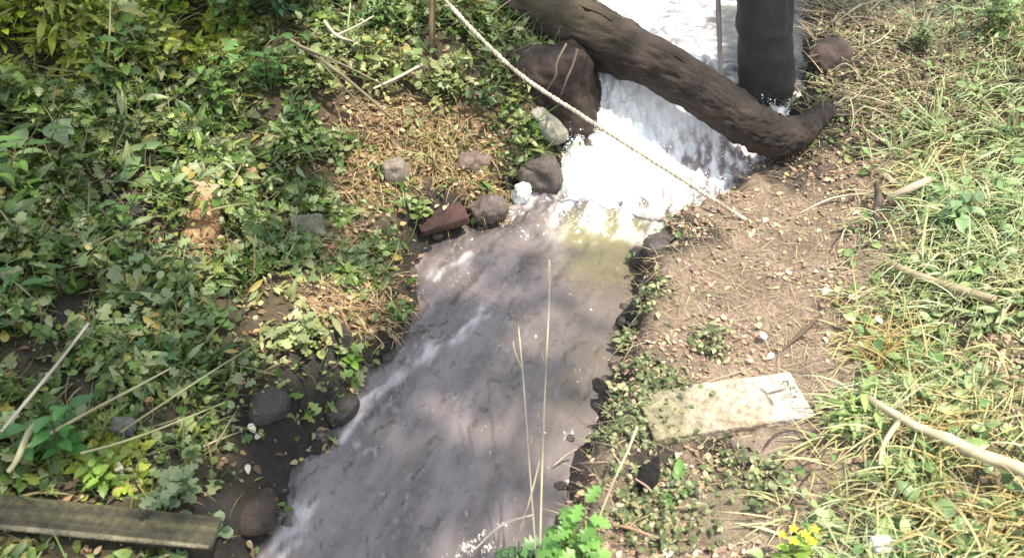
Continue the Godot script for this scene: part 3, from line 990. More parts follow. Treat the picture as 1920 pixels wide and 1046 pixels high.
	rock("rock", "dark wet stone at the right water edge below the fall", "rock", 1200, 488, Vector3(0.12, 0.10, 0.12), lin(0.05, 0.043, 0.043), 0.06, 0.02, Vector3(0, 20, 0), 0.3, 41.0, "wet_stone")
	rock("rock", "mottled wet rock on the right of the pool below the rope end", "rock", 1248, 462, Vector3(0.24, 0.10, 0.16), lin(0.085, 0.07, 0.068), 0.1, 0.03, Vector3(0, 30, 0), 0.4, 43.0, "wet_stone")
	rock("rock", "red brown rock in the brush right of the dark upper water", "rock", 1548, 112, Vector3(0.22, 0.15, 0.18), lin(0.085, 0.058, 0.05), 0.13, 0.03, Vector3(10, 35, 12), 0.6, 47.0)
	rock("rock", "white pebble above the log beside the dark upper water", "pebble", 1492, 98, Vector3(0.055, 0.05, 0.05), lin(0.7, 0.7, 0.62), 0.03, 0.004, Vector3.ZERO, 0.2, 51.0)
	rock("rock", "dark mud stained stone at the left edge of the lower stream", "rock", 640, 775, Vector3(0.12, 0.08, 0.16), lin(0.05, 0.038, 0.034), 0.07, 0.02, Vector3(0, -25, 0), 0.35, 53.0, "wet_stone")
	rock("rock", "grey speckled rock in the mud left of the lower stream", "rock", 510, 770, Vector3(0.18, 0.09, 0.14), lin(0.065, 0.055, 0.05), 0.09, 0.03, Vector3(0, 15, 0), 0.35, 57.0)
	rock("rock", "smooth brown rock at the bottom edge between mud and stream", "rock", 480, 965, Vector3(0.18, 0.10, 0.22), lin(0.08, 0.06, 0.05), 0.09, 0.02, Vector3(0, 10, 0), 0.35, 59.0)
	rock("rock", "white rounded stone at the bottom edge in the right hand grass", "rock", 1650, 1036, Vector3(0.10, 0.08, 0.08), lin(0.75, 0.74, 0.72), 0.05, 0.008, Vector3(0, 10, 0), 0.1, 61.0)
	rock("stone", "bluish grey stone under the stalks of the lower left bank", "rock", 235, 812, Vector3(0.11, 0.08, 0.1), lin(0.2, 0.205, 0.21), 0.05, 0.012, Vector3.ZERO, 0.1, 63.0)

	var pebbles := []
	for k in 4:
		var c: Color = [lin(0.07, 0.056, 0.048), lin(0.11, 0.088, 0.072), lin(0.15, 0.125, 0.105), lin(0.055, 0.045, 0.038)][k]
		pebbles.append(block(Vector3(1.0, 0.7, 0.85), 0.5, 0.34, twig_tint(c), 10, k * 17.0, 2.2))
	for k in 56:
		var z := rnd(-1.6, -4.1)
		var left := k % 2 == 0
		var x := left_edge[row(z)] - rnd(-0.02, 0.14) if left else right_edge[row(z)] + rnd(-0.02, 0.12)
		var o := put("wet_stone", pebbles[k % 4 if rng.randf() < 0.8 else 2], mats.wet_stone)
		var sz := 0.02 + 0.06 * pow(rng.randf(), 2.0)
		o.transform = Transform3D(Basis(wild(0.5), rnd(0, TAU)).scaled(Vector3.ONE * sz), Vector3(x, maxf(height(x, z), water_y[row(z)] - 0.01) - sz * 0.02, z))
		tag(o, "small dark wet stone on the left water edge of the lower stream" if left else "small dark wet stone on the right water edge of the lower stream", "stone", "wet stones along the left water edge" if left else "wet stones along the right water edge")
	slab()
	stump()
	beam_of_wood()
	litter_wood()
	stalks()
	plants()
	fallen_leaves()
	for k in 160:
		var q := ground(rnd(1480, 1640), rnd(150, 320), rnd(0.0, 0.07))
		skirt.append(lay(q, wild(0.9), rnd(0.012, 0.045), rnd(-0.3, 0.3)))
	var skirt_tint := []
	for k in skirt: skirt_tint.append(vary([lin(0.08, 0.15, 0.03), lin(0.14, 0.2, 0.06), lin(0.2, 0.15, 0.08)][rng.randi_range(0, 2)], 0.3, 0.1))
	many("ground_cover", leaf_mesh.ovate, mats.leaf, skirt, skirt_tint, self, "small leaves leaning against the stones beside the stream", "ground cover")

func rope() -> void:
	var path := []
	for q in [[790, -60, 1.08], [835, 0, 1.0], [960, 127, 0.80], [1090, 216, 0.63], [1250, 318, 0.40], [1398, 412, 0.17]]: path.append([level(q[0], q[1], q[2]), 0.013])
	var t := thing("rope", "pale twisted rope stretched from the left bank across the fall to the right bank", "rope", path[0][0])
	var fine := spline(path, 60)
	for s in 3:
		var strand := []
		for k in fine.size():
			var a: Vector3 = fine[maxi(k - 1, 0)][0]
			var b: Vector3 = fine[mini(k + 1, fine.size() - 1)][0]
			var d := (b - a).normalized()
			var x := Vector3.UP.cross(d).normalized()
			var th := k * 0.62 + s * TAU / 3.0
			var loose := 1.0 + 0.35 * lump.get_noise_1d(k * 14.0)
			strand.append([fine[k][0] - path[0][0] + (x * cos(th) + d.cross(x) * sin(th)) * 0.006 * loose, 0.0062 * loose])
		put("strand", bar(strand, 7, 0.12, twig_tint(lin(0.40, 0.35, 0.29)), 1, s * 9.0), mats.fibre, t)

func slab() -> void:
	var corner := [ground(1212, 752), ground(1500, 702), ground(1508, 795), ground(1205, 832)]
	var mid: Vector3 = (corner[0] + corner[1] + corner[2] + corner[3]) / 4.0
	var t := thing("stone_slab", "pale cracked stone slab lying on the earth path near the water", "slab", mid + Vector3(0, 0.006, 0))
	var along_x: Vector3 = ((corner[1] - corner[0]) + (corner[2] - corner[3])) * 0.5
	var deep: Vector3 = ((corner[3] - corner[0]) + (corner[2] - corner[1])) * 0.5
	var tint := func(v: Vector3, e: Vector3, k: float) -> Color:
		var n := grain.get_noise_3d(v.x * 120.0, 5.0, v.z * 120.0)
		var f := grain.get_noise_3d(v.x * 500.0, 15.0, v.z * 700.0)
		var c := lin(0.56, 0.48, 0.40).lerp(lin(0.44, 0.36, 0.26), clampf(0.5 + n * 1.2, 0, 1))
		c = c.lerp(lin(0.70, 0.63, 0.58), smoothstep(0.08, 0.26, v.x) * 0.8)
		c = c.lerp(lin(0.26, 0.25, 0.14), smoothstep(-0.06, -0.26, v.x + n * 0.12) * 0.75)
		c = c.lerp(lin(0.22, 0.15, 0.09), smoothstep(0.3, 0.6, f + n * 0.5) * 0.35)
		# a crack with a chipped hole at its head
		var w := Vector2(v.x, v.z)
		var crack := 9.0
		for q in [[0.188, -0.052, 0.194, -0.030, 0.0065], [0.194, -0.030, 0.189, -0.004, 0.0055], [0.189, -0.004, 0.198, 0.020, 0.004], [0.198, 0.020, 0.195, 0.045, 0.0035], [0.193, -0.020, 0.230, -0.026, 0.0035], [0.230, -0.026, 0.285, -0.034, 0.0035]]:
			var near := Geometry2D.get_closest_point_to_segment(w, Vector2(q[0], q[1]), Vector2(q[2], q[3])).distance_to(w)
			crack = minf(crack, near / maxf(q[4] * 1.3, 0.0065))
		c = c.lerp(lin(0.20, 0.155, 0.13), 1.0 - smoothstep(0.4, 1.7, crack)) if crack < 1.7 else c
		return c * (1.0 + k * 0.15)
	var right := along_x.normalized()
	var up := deep.cross(right).normalized()
	if up.y < 0: up = -up
	var b := Basis(right, up, right.cross(up))
	put("slab", block(Vector3(along_x.length(), 0.07, deep.length()), 0.012, 0.010, tint, 80, 4.0, 130.0), mats.slab, t, Transform3D(b, Vector3.ZERO))
	var low := rock("stone_slab", "darker broken slab sunk in the earth just below the pale slab", "slab", 1440, 835, Vector3(0.28, 0.08, 0.12), lin(0.24, 0.185, 0.15), 0.02, 0.02, Vector3(9, 8, 4), 0.85, 71.0)
	low.set_meta("kind", "")
	low.remove_meta("kind")
	rock("stone_slab", "mossy grey brown slab half buried at the bottom right of the stream", "slab", 1370, 985, Vector3(0.38, 0.10, 0.26), lin(0.19, 0.155, 0.11), 0.03, 0.02, Vector3(10, 5, 2), 0.86, 73.0)
	var stub := thing("charred_stub", "jet black narrow necked stub on the muddy bank below the pale slab", "stub", ground(1208, 922))
	var black := twig_tint(lin(0.006, 0.005, 0.005))
	var a := ground(1205, 926, 0.035) - stub.position
	var c := ground(1224, 886, 0.05) - stub.position
	put("body", bar([[a, 0.030], [a.lerp(c, 0.3), 0.043], [a.lerp(c, 0.75), 0.040], [c, 0.024]], 14, 0.2, black, 5, 2.0), mats.soil, stub)
	var e := ground(1229, 875, 0.055) - stub.position
	put("neck", bar([[c, 0.02], [e, 0.014]], 10, 0.15, black, 4, 8.0), mats.soil, stub)
	stick("twig", "short pinkish twig across the jet black stub", "twig", lin(0.35, 0.24, 0.2), [[1192, 898, 0.08, 0.004], [1213, 912, 0.09, 0.004], [1222, 922, 0.08, 0.003]])

func stump() -> void:
	var p := ground(385, 425)
	var t := thing("tree_stump", "broken orange brown stump catching the sun among the left bank weeds", "stump", p)
	var tint := func(v: Vector3, e: Vector3, k: float) -> Color:
		var n := grain.get_noise_3d(v.x * 500.0, v.y * 120.0, v.z * 500.0)
		return lin(0.60, 0.40, 0.22).lerp(lin(0.30, 0.17, 0.085), clampf(0.5 + n * 1.5, 0, 1)).lerp(lin(0.55, 0.42, 0.28), smoothstep(0.75, 1.0, k))
	put("stem", bar([[Vector3(-0.03, -0.06, 0.03), 0.11], [Vector3(0, 0.05, 0), 0.10], [Vector3(0.01, 0.12, -0.03), 0.085], [Vector3(0.03, 0.21, -0.08), 0.06]], 22, 0.35, tint, 8, 5.0), mats.timber, t)
	for k in 6:
		var a := k * 1.05
		var q := Vector3(cos(a) * 0.05, 0.13, sin(a) * 0.05 - 0.05)
		put("splinter", bar([[q, 0.02], [q + Vector3(rnd(-0.01, 0.01), rnd(0.05, 0.11), rnd(-0.02, 0.0)), 0.006]], 6, 0.3, tint, 4, k * 5.0), mats.timber, t)
	var p2 := ground(484, 368)
	var post := thing("stake", "short tan wooden stake standing right of the broken stump", "stake", p2)
	put("stake", bar([[Vector3(0, -0.05, 0), 0.034], [Vector3(0.0, 0.07, 0), 0.033], [Vector3(-0.01, 0.17, 0), 0.030]], 12, 0.18, twig_tint(lin(0.30, 0.20, 0.11)), 5, 4.0), mats.timber, post)

func beam_of_wood() -> void:
	var a := level(-90, 976, 0.42)
	var b := level(396, 1024, 0.32)
	var d := (b - a).normalized()
	var t := thing("timber_beam", "grey weathered timber beam with a pale front edge in the bottom left corner", "beam", (a + b) * 0.5)
	var side := d.cross(Vector3.UP).normalized()
	if side.z < 0: side = -side
	var basis := Basis(d, side.cross(d).normalized(), side)
	var tint := func(v: Vector3, e: Vector3, k: float) -> Color:
		var n := grain.get_noise_3d(v.x * 25.0, v.y * 700.0, v.z * 700.0)
		return lin(0.115, 0.105, 0.055).lerp(lin(0.05, 0.047, 0.03), clampf(0.5 + n * 1.4, 0, 1))
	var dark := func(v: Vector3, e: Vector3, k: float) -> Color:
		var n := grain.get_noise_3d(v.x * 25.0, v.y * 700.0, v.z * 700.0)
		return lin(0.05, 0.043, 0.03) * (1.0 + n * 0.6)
	var length := (b - a).length()
	put("top_board", block(Vector3(length, 0.035, 0.13), 0.010, 0.006, tint, 24, 2.0, 20.0), mats.timber, t, Transform3D(basis, basis * Vector3(0, -0.017, -0.062)))
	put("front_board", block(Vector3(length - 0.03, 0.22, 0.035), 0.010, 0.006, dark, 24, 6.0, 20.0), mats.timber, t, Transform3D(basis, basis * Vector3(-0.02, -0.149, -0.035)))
	put("edge_strip", bar([[basis * Vector3(-length * 0.5, -0.004, 0.004), 0.009], [basis * Vector3(0, -0.002, 0.005), 0.011], [basis * Vector3(length * 0.49, -0.004, 0.003), 0.007]], 8, 0.15, twig_tint(lin(0.26, 0.235, 0.16)), 12, 3.0), mats.timber, t)
	put("end_block", block(Vector3(0.06, 0.24, 0.10), 0.02, 0.01, dark, 10, 9.0, 60.0), mats.timber, t, Transform3D(basis, basis * Vector3(length * 0.5 - 0.07, -0.156, -0.107)))
	for k in 3: put("lichen_spot", block(Vector3(0.018, 0.030, 0.004), 0.004, 0.003, twig_tint(lin(0.55, 0.53, 0.48)), 5, k * 4.0), mats.fibre, t, Transform3D(basis, basis * Vector3(-length * 0.5 + 0.17 + 0.012 * k, -0.07 - 0.05 * k, -0.016)))

func litter_wood() -> void:
	var pale := lin(0.45, 0.40, 0.28)
	stick("branch", "long pale barkless branch with a short fork in the lower right grass", "branch", lin(0.40, 0.35, 0.24), [[1625, 745, 0.08, 0.012], [1680, 778, 0.12, 0.019], [1725, 803, 0.12, 0.017], [1780, 824, 0.13, 0.022], [1830, 850, 0.13, 0.020], [1880, 866, 0.14, 0.025], [1990, 915, 0.14, 0.027]], [[[1690, 785, 0.12, 0.012], [1660, 830, 0.09, 0.010], [1650, 872, 0.07, 0.007]]], "", 14, 0.32)
	stick("branch", "thick grey brown branch half sunk in grass right of the path", "branch", lin(0.28, 0.23, 0.15), [[1660, 490, 0.05, 0.016], [1730, 520, 0.09, 0.021], [1800, 543, 0.09, 0.022], [1868, 562, 0.07, 0.018]], [], "", 12, 0.15)
	stick("branch", "short broken pale branch lying at the grass edge above the path", "branch", lin(0.38, 0.32, 0.24), [[1665, 372, 0.07, 0.022], [1705, 355, 0.10, 0.026], [1742, 338, 0.10, 0.024]], [[[1680, 345, 0.03, 0.016], [1660, 328, 0.03, 0.014]]], "", 10, 0.25)
	stick("twig", "pale curved twig standing out of the upper right grass", "twig", lin(0.42, 0.44, 0.24), [[1815, 312, 0.06, 0.007], [1840, 296, 0.1, 0.009], [1880, 278, 0.12, 0.006]])
	stick("post", "short dark rotten post at the edge of grass and path", "post", lin(0.06, 0.045, 0.035), [[1650, 440, 0.0, 0.034], [1645, 400, 0.05, 0.026], [1650, 370, 0.08, 0.022], [1644, 345, 0.10, 0.012]], [], "", 12, 0.6)
	stick("stem", "slim bare upright stem rising in front of the upper water above the log", "stem", lin(0.24, 0.19, 0.16), [[1352, 165, 0.14, 0.014], [1350, 90, 0.30, 0.015], [1347, 0, 0.5, 0.016], [1345, -60, 0.6, 0.016]], [], "", 8, 0.12)
	for k in 5:
		stick("twig", ["bare brown twig hanging over the log below the upright stem", "thin dark twig crossing the log left of the upright stem", "pinkish twig clinging to the log front below the upright stem", "curled twig caught on top of the log near the upright stem", "short forked twig on the log right of the upright stem"][k], "twig", lin(0.16, 0.11, 0.09), [[1330 + k * 12, 130 + k * 6, 0.34, 0.005], [1350 + k * 3, 170, 0.36, 0.006], [1338 + k * 9, 225 + k * 5, 0.28, 0.004]], [], "twigs tangled round the log")
	stick("twig", "left of two grey twigs leaning on the dark boulder's face", "twig", lin(0.11, 0.08, 0.06), [[1026, 168, 0.60, 0.004], [1042, 142, 0.68, 0.007], [1044, 118, 0.72, 0.006], [1062, 82, 0.78, 0.007]])
	stick("twig", "right of two grey twigs leaning on the dark boulder's face", "twig", lin(0.10, 0.075, 0.06), [[1052, 178, 0.56, 0.004], [1062, 150, 0.64, 0.007], [1074, 122, 0.68, 0.006], [1083, 92, 0.74, 0.008]])
	stick("twig", "white bleached twig lying on the weeds left of the rope", "twig", lin(0.46, 0.41, 0.33), [[700, 166, 0.12, 0.006], [750, 143, 0.15, 0.009], [790, 121, 0.16, 0.010]])
	stick("twig", "pale forked twig near the top edge left of the rope", "twig", lin(0.36, 0.30, 0.24), [[608, 40, 0.22, 0.011], [630, 66, 0.24, 0.010], [662, 78, 0.22, 0.006]], [[[630, 66, 0.24, 0.007], [665, 50, 0.24, 0.005], [700, 30, 0.24, 0.004]]])
	stick("branch", "long thin olive branch slanting down through the upper weeds", "branch", lin(0.17, 0.15, 0.09), [[545, 75, 0.30, 0.010], [640, 140, 0.28, 0.009], [735, 222, 0.10, 0.007]], [[[560, 85, 0.30, 0.008], [650, 125, 0.28, 0.006], [720, 160, 0.22, 0.004]], [[600, 115, 0.3, 0.006], [660, 180, 0.22, 0.004], [700, 215, 0.14, 0.003]]])
	stick("twig", "thin bleached twig poking out of the dark weeds at centre left", "twig", lin(0.4, 0.36, 0.28), [[165, 606, 0.22, 0.005], [100, 690, 0.2, 0.006], [0, 810, 0.16, 0.007]])
	stick("branch", "thick pale straw stem with a blunt end in the lower left weeds", "branch", lin(0.36, 0.34, 0.20), [[14, 885, 0.16, 0.008], [30, 862, 0.18, 0.011], [52, 812, 0.2, 0.012], [70, 790, 0.2, 0.006]])
	stick("stalk", "long dry stalk slanting up from the blunt straw stem to the right", "stalk", lin(0.33, 0.30, 0.16), [[40, 842, 0.18, 0.007], [160, 775, 0.24, 0.006], [250, 728, 0.26, 0.005], [320, 690, 0.26, 0.003]])
	stick("stalk", "thin dry stalk slanting across the weeds above the bluish stone", "stalk", lin(0.25, 0.235, 0.12), [[225, 810, 0.14, 0.004], [330, 740, 0.20, 0.004], [455, 660, 0.20, 0.003], [560, 600, 0.12, 0.002]])
	stick("stalk", "straight thin stalk lower in the weeds pointing at the muddy rock", "stalk", lin(0.26, 0.25, 0.14), [[150, 850, 0.2, 0.004], [260, 818, 0.2, 0.004], [420, 755, 0.12, 0.003]])
	stick("stalk", "pale upright stalk among the yellow green leaves at the top left", "stalk", lin(0.32, 0.34, 0.16), [[195, 170, 0.1, 0.006], [203, 90, 0.3, 0.006], [206, 0, 0.5, 0.004], [207, -40, 0.55, 0.003]])
	stick("stalk", "pale green upright stalk at the top edge above the forked twig", "stalk", lin(0.28, 0.32, 0.16), [[648, 70, 0.1, 0.006], [655, 20, 0.22, 0.005], [658, -40, 0.36, 0.004]])
	stick("stake", "brown upright stake at the top edge left of the rope", "stake", lin(0.17, 0.12, 0.07), [[810, 98, 0.0, 0.020], [810, 40, 0.16, 0.020], [810, -40, 0.36, 0.019]], [], "", 10)
	stick("twig", "thin curved twig over the earth path above the pale slab", "twig", lin(0.40, 0.34, 0.24), [[1252, 768, 0.03, 0.004], [1285, 735, 0.05, 0.005], [1340, 712, 0.03, 0.004], [1410, 690, 0.03, 0.002]])
	stick("twig", "dark crooked twig lying on the darker broken slab", "twig", lin(0.05, 0.04, 0.035), [[1438, 838, 0.06, 0.003], [1455, 815, 0.07, 0.006], [1490, 806, 0.06, 0.003]])
	stick("twig", "dark bent root on the path edge above the ochre grass", "root", lin(0.09, 0.065, 0.05), [[1468, 655, 0.01, 0.005], [1500, 628, 0.03, 0.011], [1540, 592, 0.03, 0.009]], [[[1500, 628, 0.03, 0.006], [1530, 640, 0.02, 0.003]]])
	stick("twig", "pale twig crossing the upper path below the log end", "twig", lin(0.5, 0.44, 0.34), [[1500, 400, 0.02, 0.004], [1560, 372, 0.04, 0.006], [1630, 362, 0.03, 0.004]])
	stick("twig", "thin pale twig at the water edge left of the black stub", "twig", lin(0.42, 0.34, 0.28), [[1040, 872, 0.03, 0.003], [1062, 854, 0.06, 0.006], [1082, 842, 0.05, 0.004]])
	stick("twig", "reddish branching root at the bottom right of the stream", "root", lin(0.30, 0.19, 0.13), [[1150, 985, 0.03, 0.005], [1180, 990, 0.03, 0.006], [1250, 1012, 0.02, 0.004], [1300, 1010, 0.02, 0.003]], [[[1180, 990, 0.03, 0.005], [1158, 962, 0.03, 0.003]], [[1180, 990, 0.03, 0.004], [1205, 962, 0.03, 0.002]]])
	for k in 14:
		var x := rnd(1500, 1620)
		var y := rnd(20, 270)
		stick("twig", ["tangled bare twig in the brush beside the log end", "tangled pale twig in the brush above the log end"][k % 2], "twig", lin(0.26, 0.2, 0.16) if k % 2 == 0 else lin(0.38, 0.33, 0.24), [[x, y, 0.02, 0.004], [x + rnd(20, 50), y - rnd(10, 40), rnd(0.05, 0.12), 0.005], [x + rnd(50, 110), y + rnd(-50, 20), 0.04, 0.002]], [], "loose twigs in the brush beside the log")

func stalks() -> void:
	var straw := lin(0.34, 0.30, 0.215)
	stick("grass_stalk", "tallest dry grass stalk with a seed head rising over the stream", "grass stalk", straw, [[1012, 1075, 0.22, 0.0042], [1016, 900, 0.42, 0.004], [1024, 690, 0.62, 0.0034], [1030, 560, 0.74, 0.0032], [1030, 488, 0.80, 0.0060]], [[[1024, 690, 0.62, 0.002], [1016, 660, 0.66, 0.002]], [[1030, 540, 0.76, 0.004], [1034, 505, 0.8, 0.002]]], "", 6, 0.25)
	stick("grass_stalk", "thin dry grass stalk just left of the tallest over the stream", "grass stalk", straw, [[1008, 1075, 0.22, 0.0036], [997, 930, 0.40, 0.0034], [985, 760, 0.55, 0.003], [975, 640, 0.66, 0.0034], [972, 612, 0.68, 0.0015]], [[[978, 690, 0.62, 0.0025], [966, 660, 0.66, 0.003], [962, 640, 0.66, 0.0015]]], "", 6, 0.25)
	stick("grass_stalk", "bent grass stalk crossing the two upright stalks over the stream", "grass stalk", straw, [[968, 1020, 0.22, 0.0034], [998, 920, 0.38, 0.0032], [1018, 830, 0.46, 0.003], [1020, 790, 0.48, 0.004]], [[[1018, 830, 0.46, 0.002], [1010, 800, 0.5, 0.0015]]], "", 6, 0.2)
	stick("grass_stalk", "pale bent blade reaching left over the water at the bottom", "grass stalk", lin(0.46, 0.42, 0.36), [[1000, 965, 0.3, 0.003], [940, 985, 0.34, 0.005], [890, 1030, 0.3, 0.003]], [], "", 6, 0.1)
	stick("grass_stalk", "dry grass stalk leaning right over the muddy bank by the black stub", "grass stalk", lin(0.48, 0.42, 0.28), [[1118, 985, 0.1, 0.004], [1150, 905, 0.22, 0.004], [1178, 845, 0.26, 0.004], [1195, 800, 0.28, 0.007]], [[[1165, 870, 0.25, 0.002], [1150, 850, 0.27, 0.002]]], "", 6, 0.25)
	stick("grass_stalk", "upright pale green stem right of the path edge in the grass", "grass stalk", lin(0.34, 0.38, 0.16), [[1733, 510, 0.02, 0.006], [1732, 455, 0.1, 0.006], [1740, 400, 0.18, 0.005]], [], "", 6, 0.1)

func plants() -> void:
	# the bottom edge, in front of the stream
	plant("mugwort", "bright green plant with pointed jagged leaves at the bottom edge in front of the stream", "plant", 1078, 1070, {"shape": "cut", "color": lin(0.13, 0.28, 0.06), "tall": 0.30, "size": 0.085, "stems": 7, "per": 11, "spread": 0.55})
	plant("mugwort", "darker green jagged plant left of the bright one at the bottom edge", "plant", 965, 1085, {"shape": "cut", "color": lin(0.09, 0.19, 0.07), "tall": 0.20, "size": 0.07, "stems": 4, "per": 7, "spread": 0.8})
	var fl := plant("yellow_flower", "leafy plant with small yellow flowers at the bottom edge", "flower", 1480, 1060, {"shape": "ovate", "color": lin(0.22, 0.36, 0.05), "tall": 0.15, "size": 0.065, "stems": 4, "per": 6, "spread": 0.8})
	var petal := paint("petal", 0.5, 0.6)
	petal.albedo_color = srgb(0.72, 0.52, 0.02)
	for k in 7:
		var at := Vector3(rnd(-0.04, 0.07), rnd(0.12, 0.19), rnd(-0.09, 0.0))
		for q in 5:
			var a := q * TAU / 5.0
			put("petal", leaf_mesh.ovate, petal, fl, facing(at, Vector3(cos(a), 0.35, sin(a)), Vector3.UP, 0.020))
	plant("dock", "broad leaved green plant just right of the black stub", "plant", 1275, 925, {"shape": "ovate", "color": lin(0.10, 0.20, 0.05), "tall": 0.08, "size": 0.085, "stems": 3, "per": 3, "spread": 1.2})
	plant("seedling", "tiny bright green seedling on the mud at the left water edge", "seedling", 572, 912, {"shape": "round", "color": lin(0.16, 0.30, 0.06), "tall": 0.06, "size": 0.028, "stems": 2, "per": 3})
	# the left bank
	var broad := lin(0.16, 0.24, 0.10)
	plant("broadleaf", "plant with large heart shaped leaves over a dark hollow in the left weeds", "plant", 265, 345, {"shape": "heart", "color": broad, "tall": 0.24, "size": 0.115, "stems": 3, "per": 3, "spread": 0.9})
	var g1 := lin(0.26, 0.34, 0.03)
	var g2 := lin(0.08, 0.16, 0.035)
	var g3 := lin(0.17, 0.23, 0.10)
	for q in [
		["bush", "sunlit yellow green bush in the top left corner", "bush", 45, 95, "ovate", g1, 0.55, 0.085, 8, 11],
		["bush", "yellow green bush at the top edge beside the corner bush", "bush", 175, 60, "ovate", g1, 0.45, 0.075, 6, 10],
		["bush", "light green bush at the top edge beside the upright stalk", "bush", 320, 35, "round", lin(0.2, 0.32, 0.04), 0.4, 0.08, 6, 9],
		["bush", "dark green bush at the top edge with small pale leaves", "bush", 440, 60, "ovate", g2, 0.45, 0.06, 7, 10],
		["bush", "dark blue green feathery bush at the top edge", "bush", 530, 40, "lance", lin(0.04, 0.11, 0.05), 0.5, 0.09, 8, 12],
		["bush", "leafy green bush at the top edge below the forked twig", "bush", 720, 60, "lance", lin(0.08, 0.17, 0.04), 0.4, 0.08, 6, 10],
		["nettle", "nettle clump with pale tips under the yellow green bushes", "nettle", 225, 190, "toothed", g2, 0.42, 0.08, 6, 9],
		["nettle", "nettle clump with a yellowed top above the orange brown stump", "nettle", 310, 130, "toothed", lin(0.2, 0.26, 0.04), 0.36, 0.07, 5, 8],
		["nettle", "tall nettle at the left edge with brownish shaded leaves", "nettle", 40, 220, "toothed", lin(0.07, 0.11, 0.03), 0.45, 0.10, 5, 8],
		["nettle", "green nettle left of the long olive branch", "nettle", 500, 170, "toothed", lin(0.09, 0.19, 0.05), 0.36, 0.075, 6, 9],
		["nettle", "bright nettle between the broad leaves and the olive branch", "nettle", 400, 215, "toothed", lin(0.11, 0.21, 0.05), 0.33, 0.075, 5, 8],
		["weed", "dark leafy weed in the shade under the olive branch", "weed", 560, 250, "ovate", lin(0.05, 0.11, 0.035), 0.26, 0.06, 5, 8],
		["weed", "pale tongue shaped leaves drooping at the left edge above the stump", "weed", 95, 330, "ovate", lin(0.13, 0.19, 0.09), 0.35, 0.13, 4, 4],
		["weed", "deep green blurred weed in the left edge shade", "weed", 20, 380, "lance", lin(0.06, 0.13, 0.02), 0.4, 0.13, 5, 6],
		["weed", "small leafed weed growing round the foot of the stump", "weed", 450, 420, "ovate", lin(0.12, 0.18, 0.05), 0.16, 0.045, 5, 7],
		["weed", "green weed left of the stump with a few pale leaves", "weed", 220, 450, "toothed", lin(0.08, 0.16, 0.04), 0.28, 0.06, 6, 8],
		["weed", "grey green weed below the stump beside the brown litter", "weed", 310, 520, "lobed", g3, 0.22, 0.06, 5, 6],
		["weed", "pale lobed ivy sprawling right of the grey square block", "ivy", 660, 500, "lobed", g3, 0.14, 0.05, 6, 6],
		["weed", "grass leaved weed left of the bleached twig", "weed", 55, 560, "lance", lin(0.07, 0.17, 0.04), 0.3, 0.11, 6, 7],
		["weed", "round leaved weed in the middle of the left bank", "weed", 400, 620, "round", lin(0.12, 0.2, 0.07), 0.2, 0.05, 6, 7],
		["weed", "sprawling pale ivy where sun reaches the weeds left of the stream", "ivy", 540, 640, "lobed", lin(0.26, 0.31, 0.14), 0.14, 0.06, 6, 6],
		["weed", "dark ivy under the long dry stalk", "ivy", 300, 700, "lobed", lin(0.06, 0.13, 0.04), 0.2, 0.06, 6, 6],
		["weed", "bright green rosette at the left water edge", "weed", 655, 668, "ovate", lin(0.17, 0.32, 0.04), 0.08, 0.05, 4, 5],
		["weed", "yellow green nettle in the lower left above the timber beam", "nettle", 185, 905, "toothed", lin(0.13, 0.22, 0.035), 0.2, 0.055, 6, 8],
		["weed", "green bush of oval leaves beside the blunt straw stem", "weed", 120, 850, "ovate", lin(0.06, 0.17, 0.04), 0.28, 0.08, 6, 7],
		["weed", "grey green weed between the timber beam and the mud", "weed", 330, 930, "lobed", lin(0.14, 0.19, 0.10), 0.18, 0.05, 6, 7],
		["weed", "small ivy at the right end of the timber beam", "ivy", 400, 1000, "round", lin(0.14, 0.2, 0.12), 0.12, 0.045, 4, 5],
		["weed", "leafy green weeds overhanging the left water edge", "weed", 740, 600, "ovate", lin(0.12, 0.2, 0.06), 0.14, 0.045, 6, 7],
		["weed", "sunlit round leaved creeper above the rusty slab", "creeper", 790, 400, "round", lin(0.2, 0.27, 0.09), 0.10, 0.04, 6, 8],
		["weed", "pale sunlit creeper between rope and bare patch", "creeper", 850, 170, "round", lin(0.22, 0.28, 0.11), 0.18, 0.05, 6, 8],
		["weed", "dark fern-like weed in the shade left of the dark boulder", "fern", 905, 200, "lance", lin(0.05, 0.10, 0.04), 0.2, 0.07, 5, 8],
		# the right bank
		["weed", "pale green thistle-like plant at the right edge below the upper branch", "weed", 1850, 620, "lance", lin(0.26, 0.34, 0.17), 0.14, 0.08, 5, 6],
		["weed", "leafy green plant in the grass below the broken pale branch", "weed", 1790, 420, "ovate", lin(0.16, 0.27, 0.12), 0.2, 0.08, 5, 7],
		["weed", "bright green leafy plant beside the end of the pale slab", "weed", 1600, 790, "lance", lin(0.24, 0.36, 0.11), 0.14, 0.09, 6, 7],
		["weed", "dark leaved bush in the top right corner", "bush", 1860, 70, "ovate", lin(0.10, 0.17, 0.04), 0.35, 0.07, 7, 9],
		["weed", "low leafy plant above the dark hole in the upper right grass", "weed", 1720, 90, "ovate", lin(0.11, 0.16, 0.05), 0.2, 0.05, 6, 8],
		["weed", "small leaved creeper on the earth at the right water edge", "creeper", 1170, 640, "round", lin(0.2, 0.24, 0.12), 0.06, 0.035, 6, 6],
		["weed", "pale rounded leaves in the grass above the white bottom stone", "weed", 1560, 985, "round", lin(0.32, 0.40, 0.18), 0.10, 0.06, 4, 5],
	]:
		plant(q[0], q[1], q[2], q[3], q[4], {"shape": q[5], "color": q[6], "tall": q[7], "size": q[8], "stems": q[9], "per": q[10]})
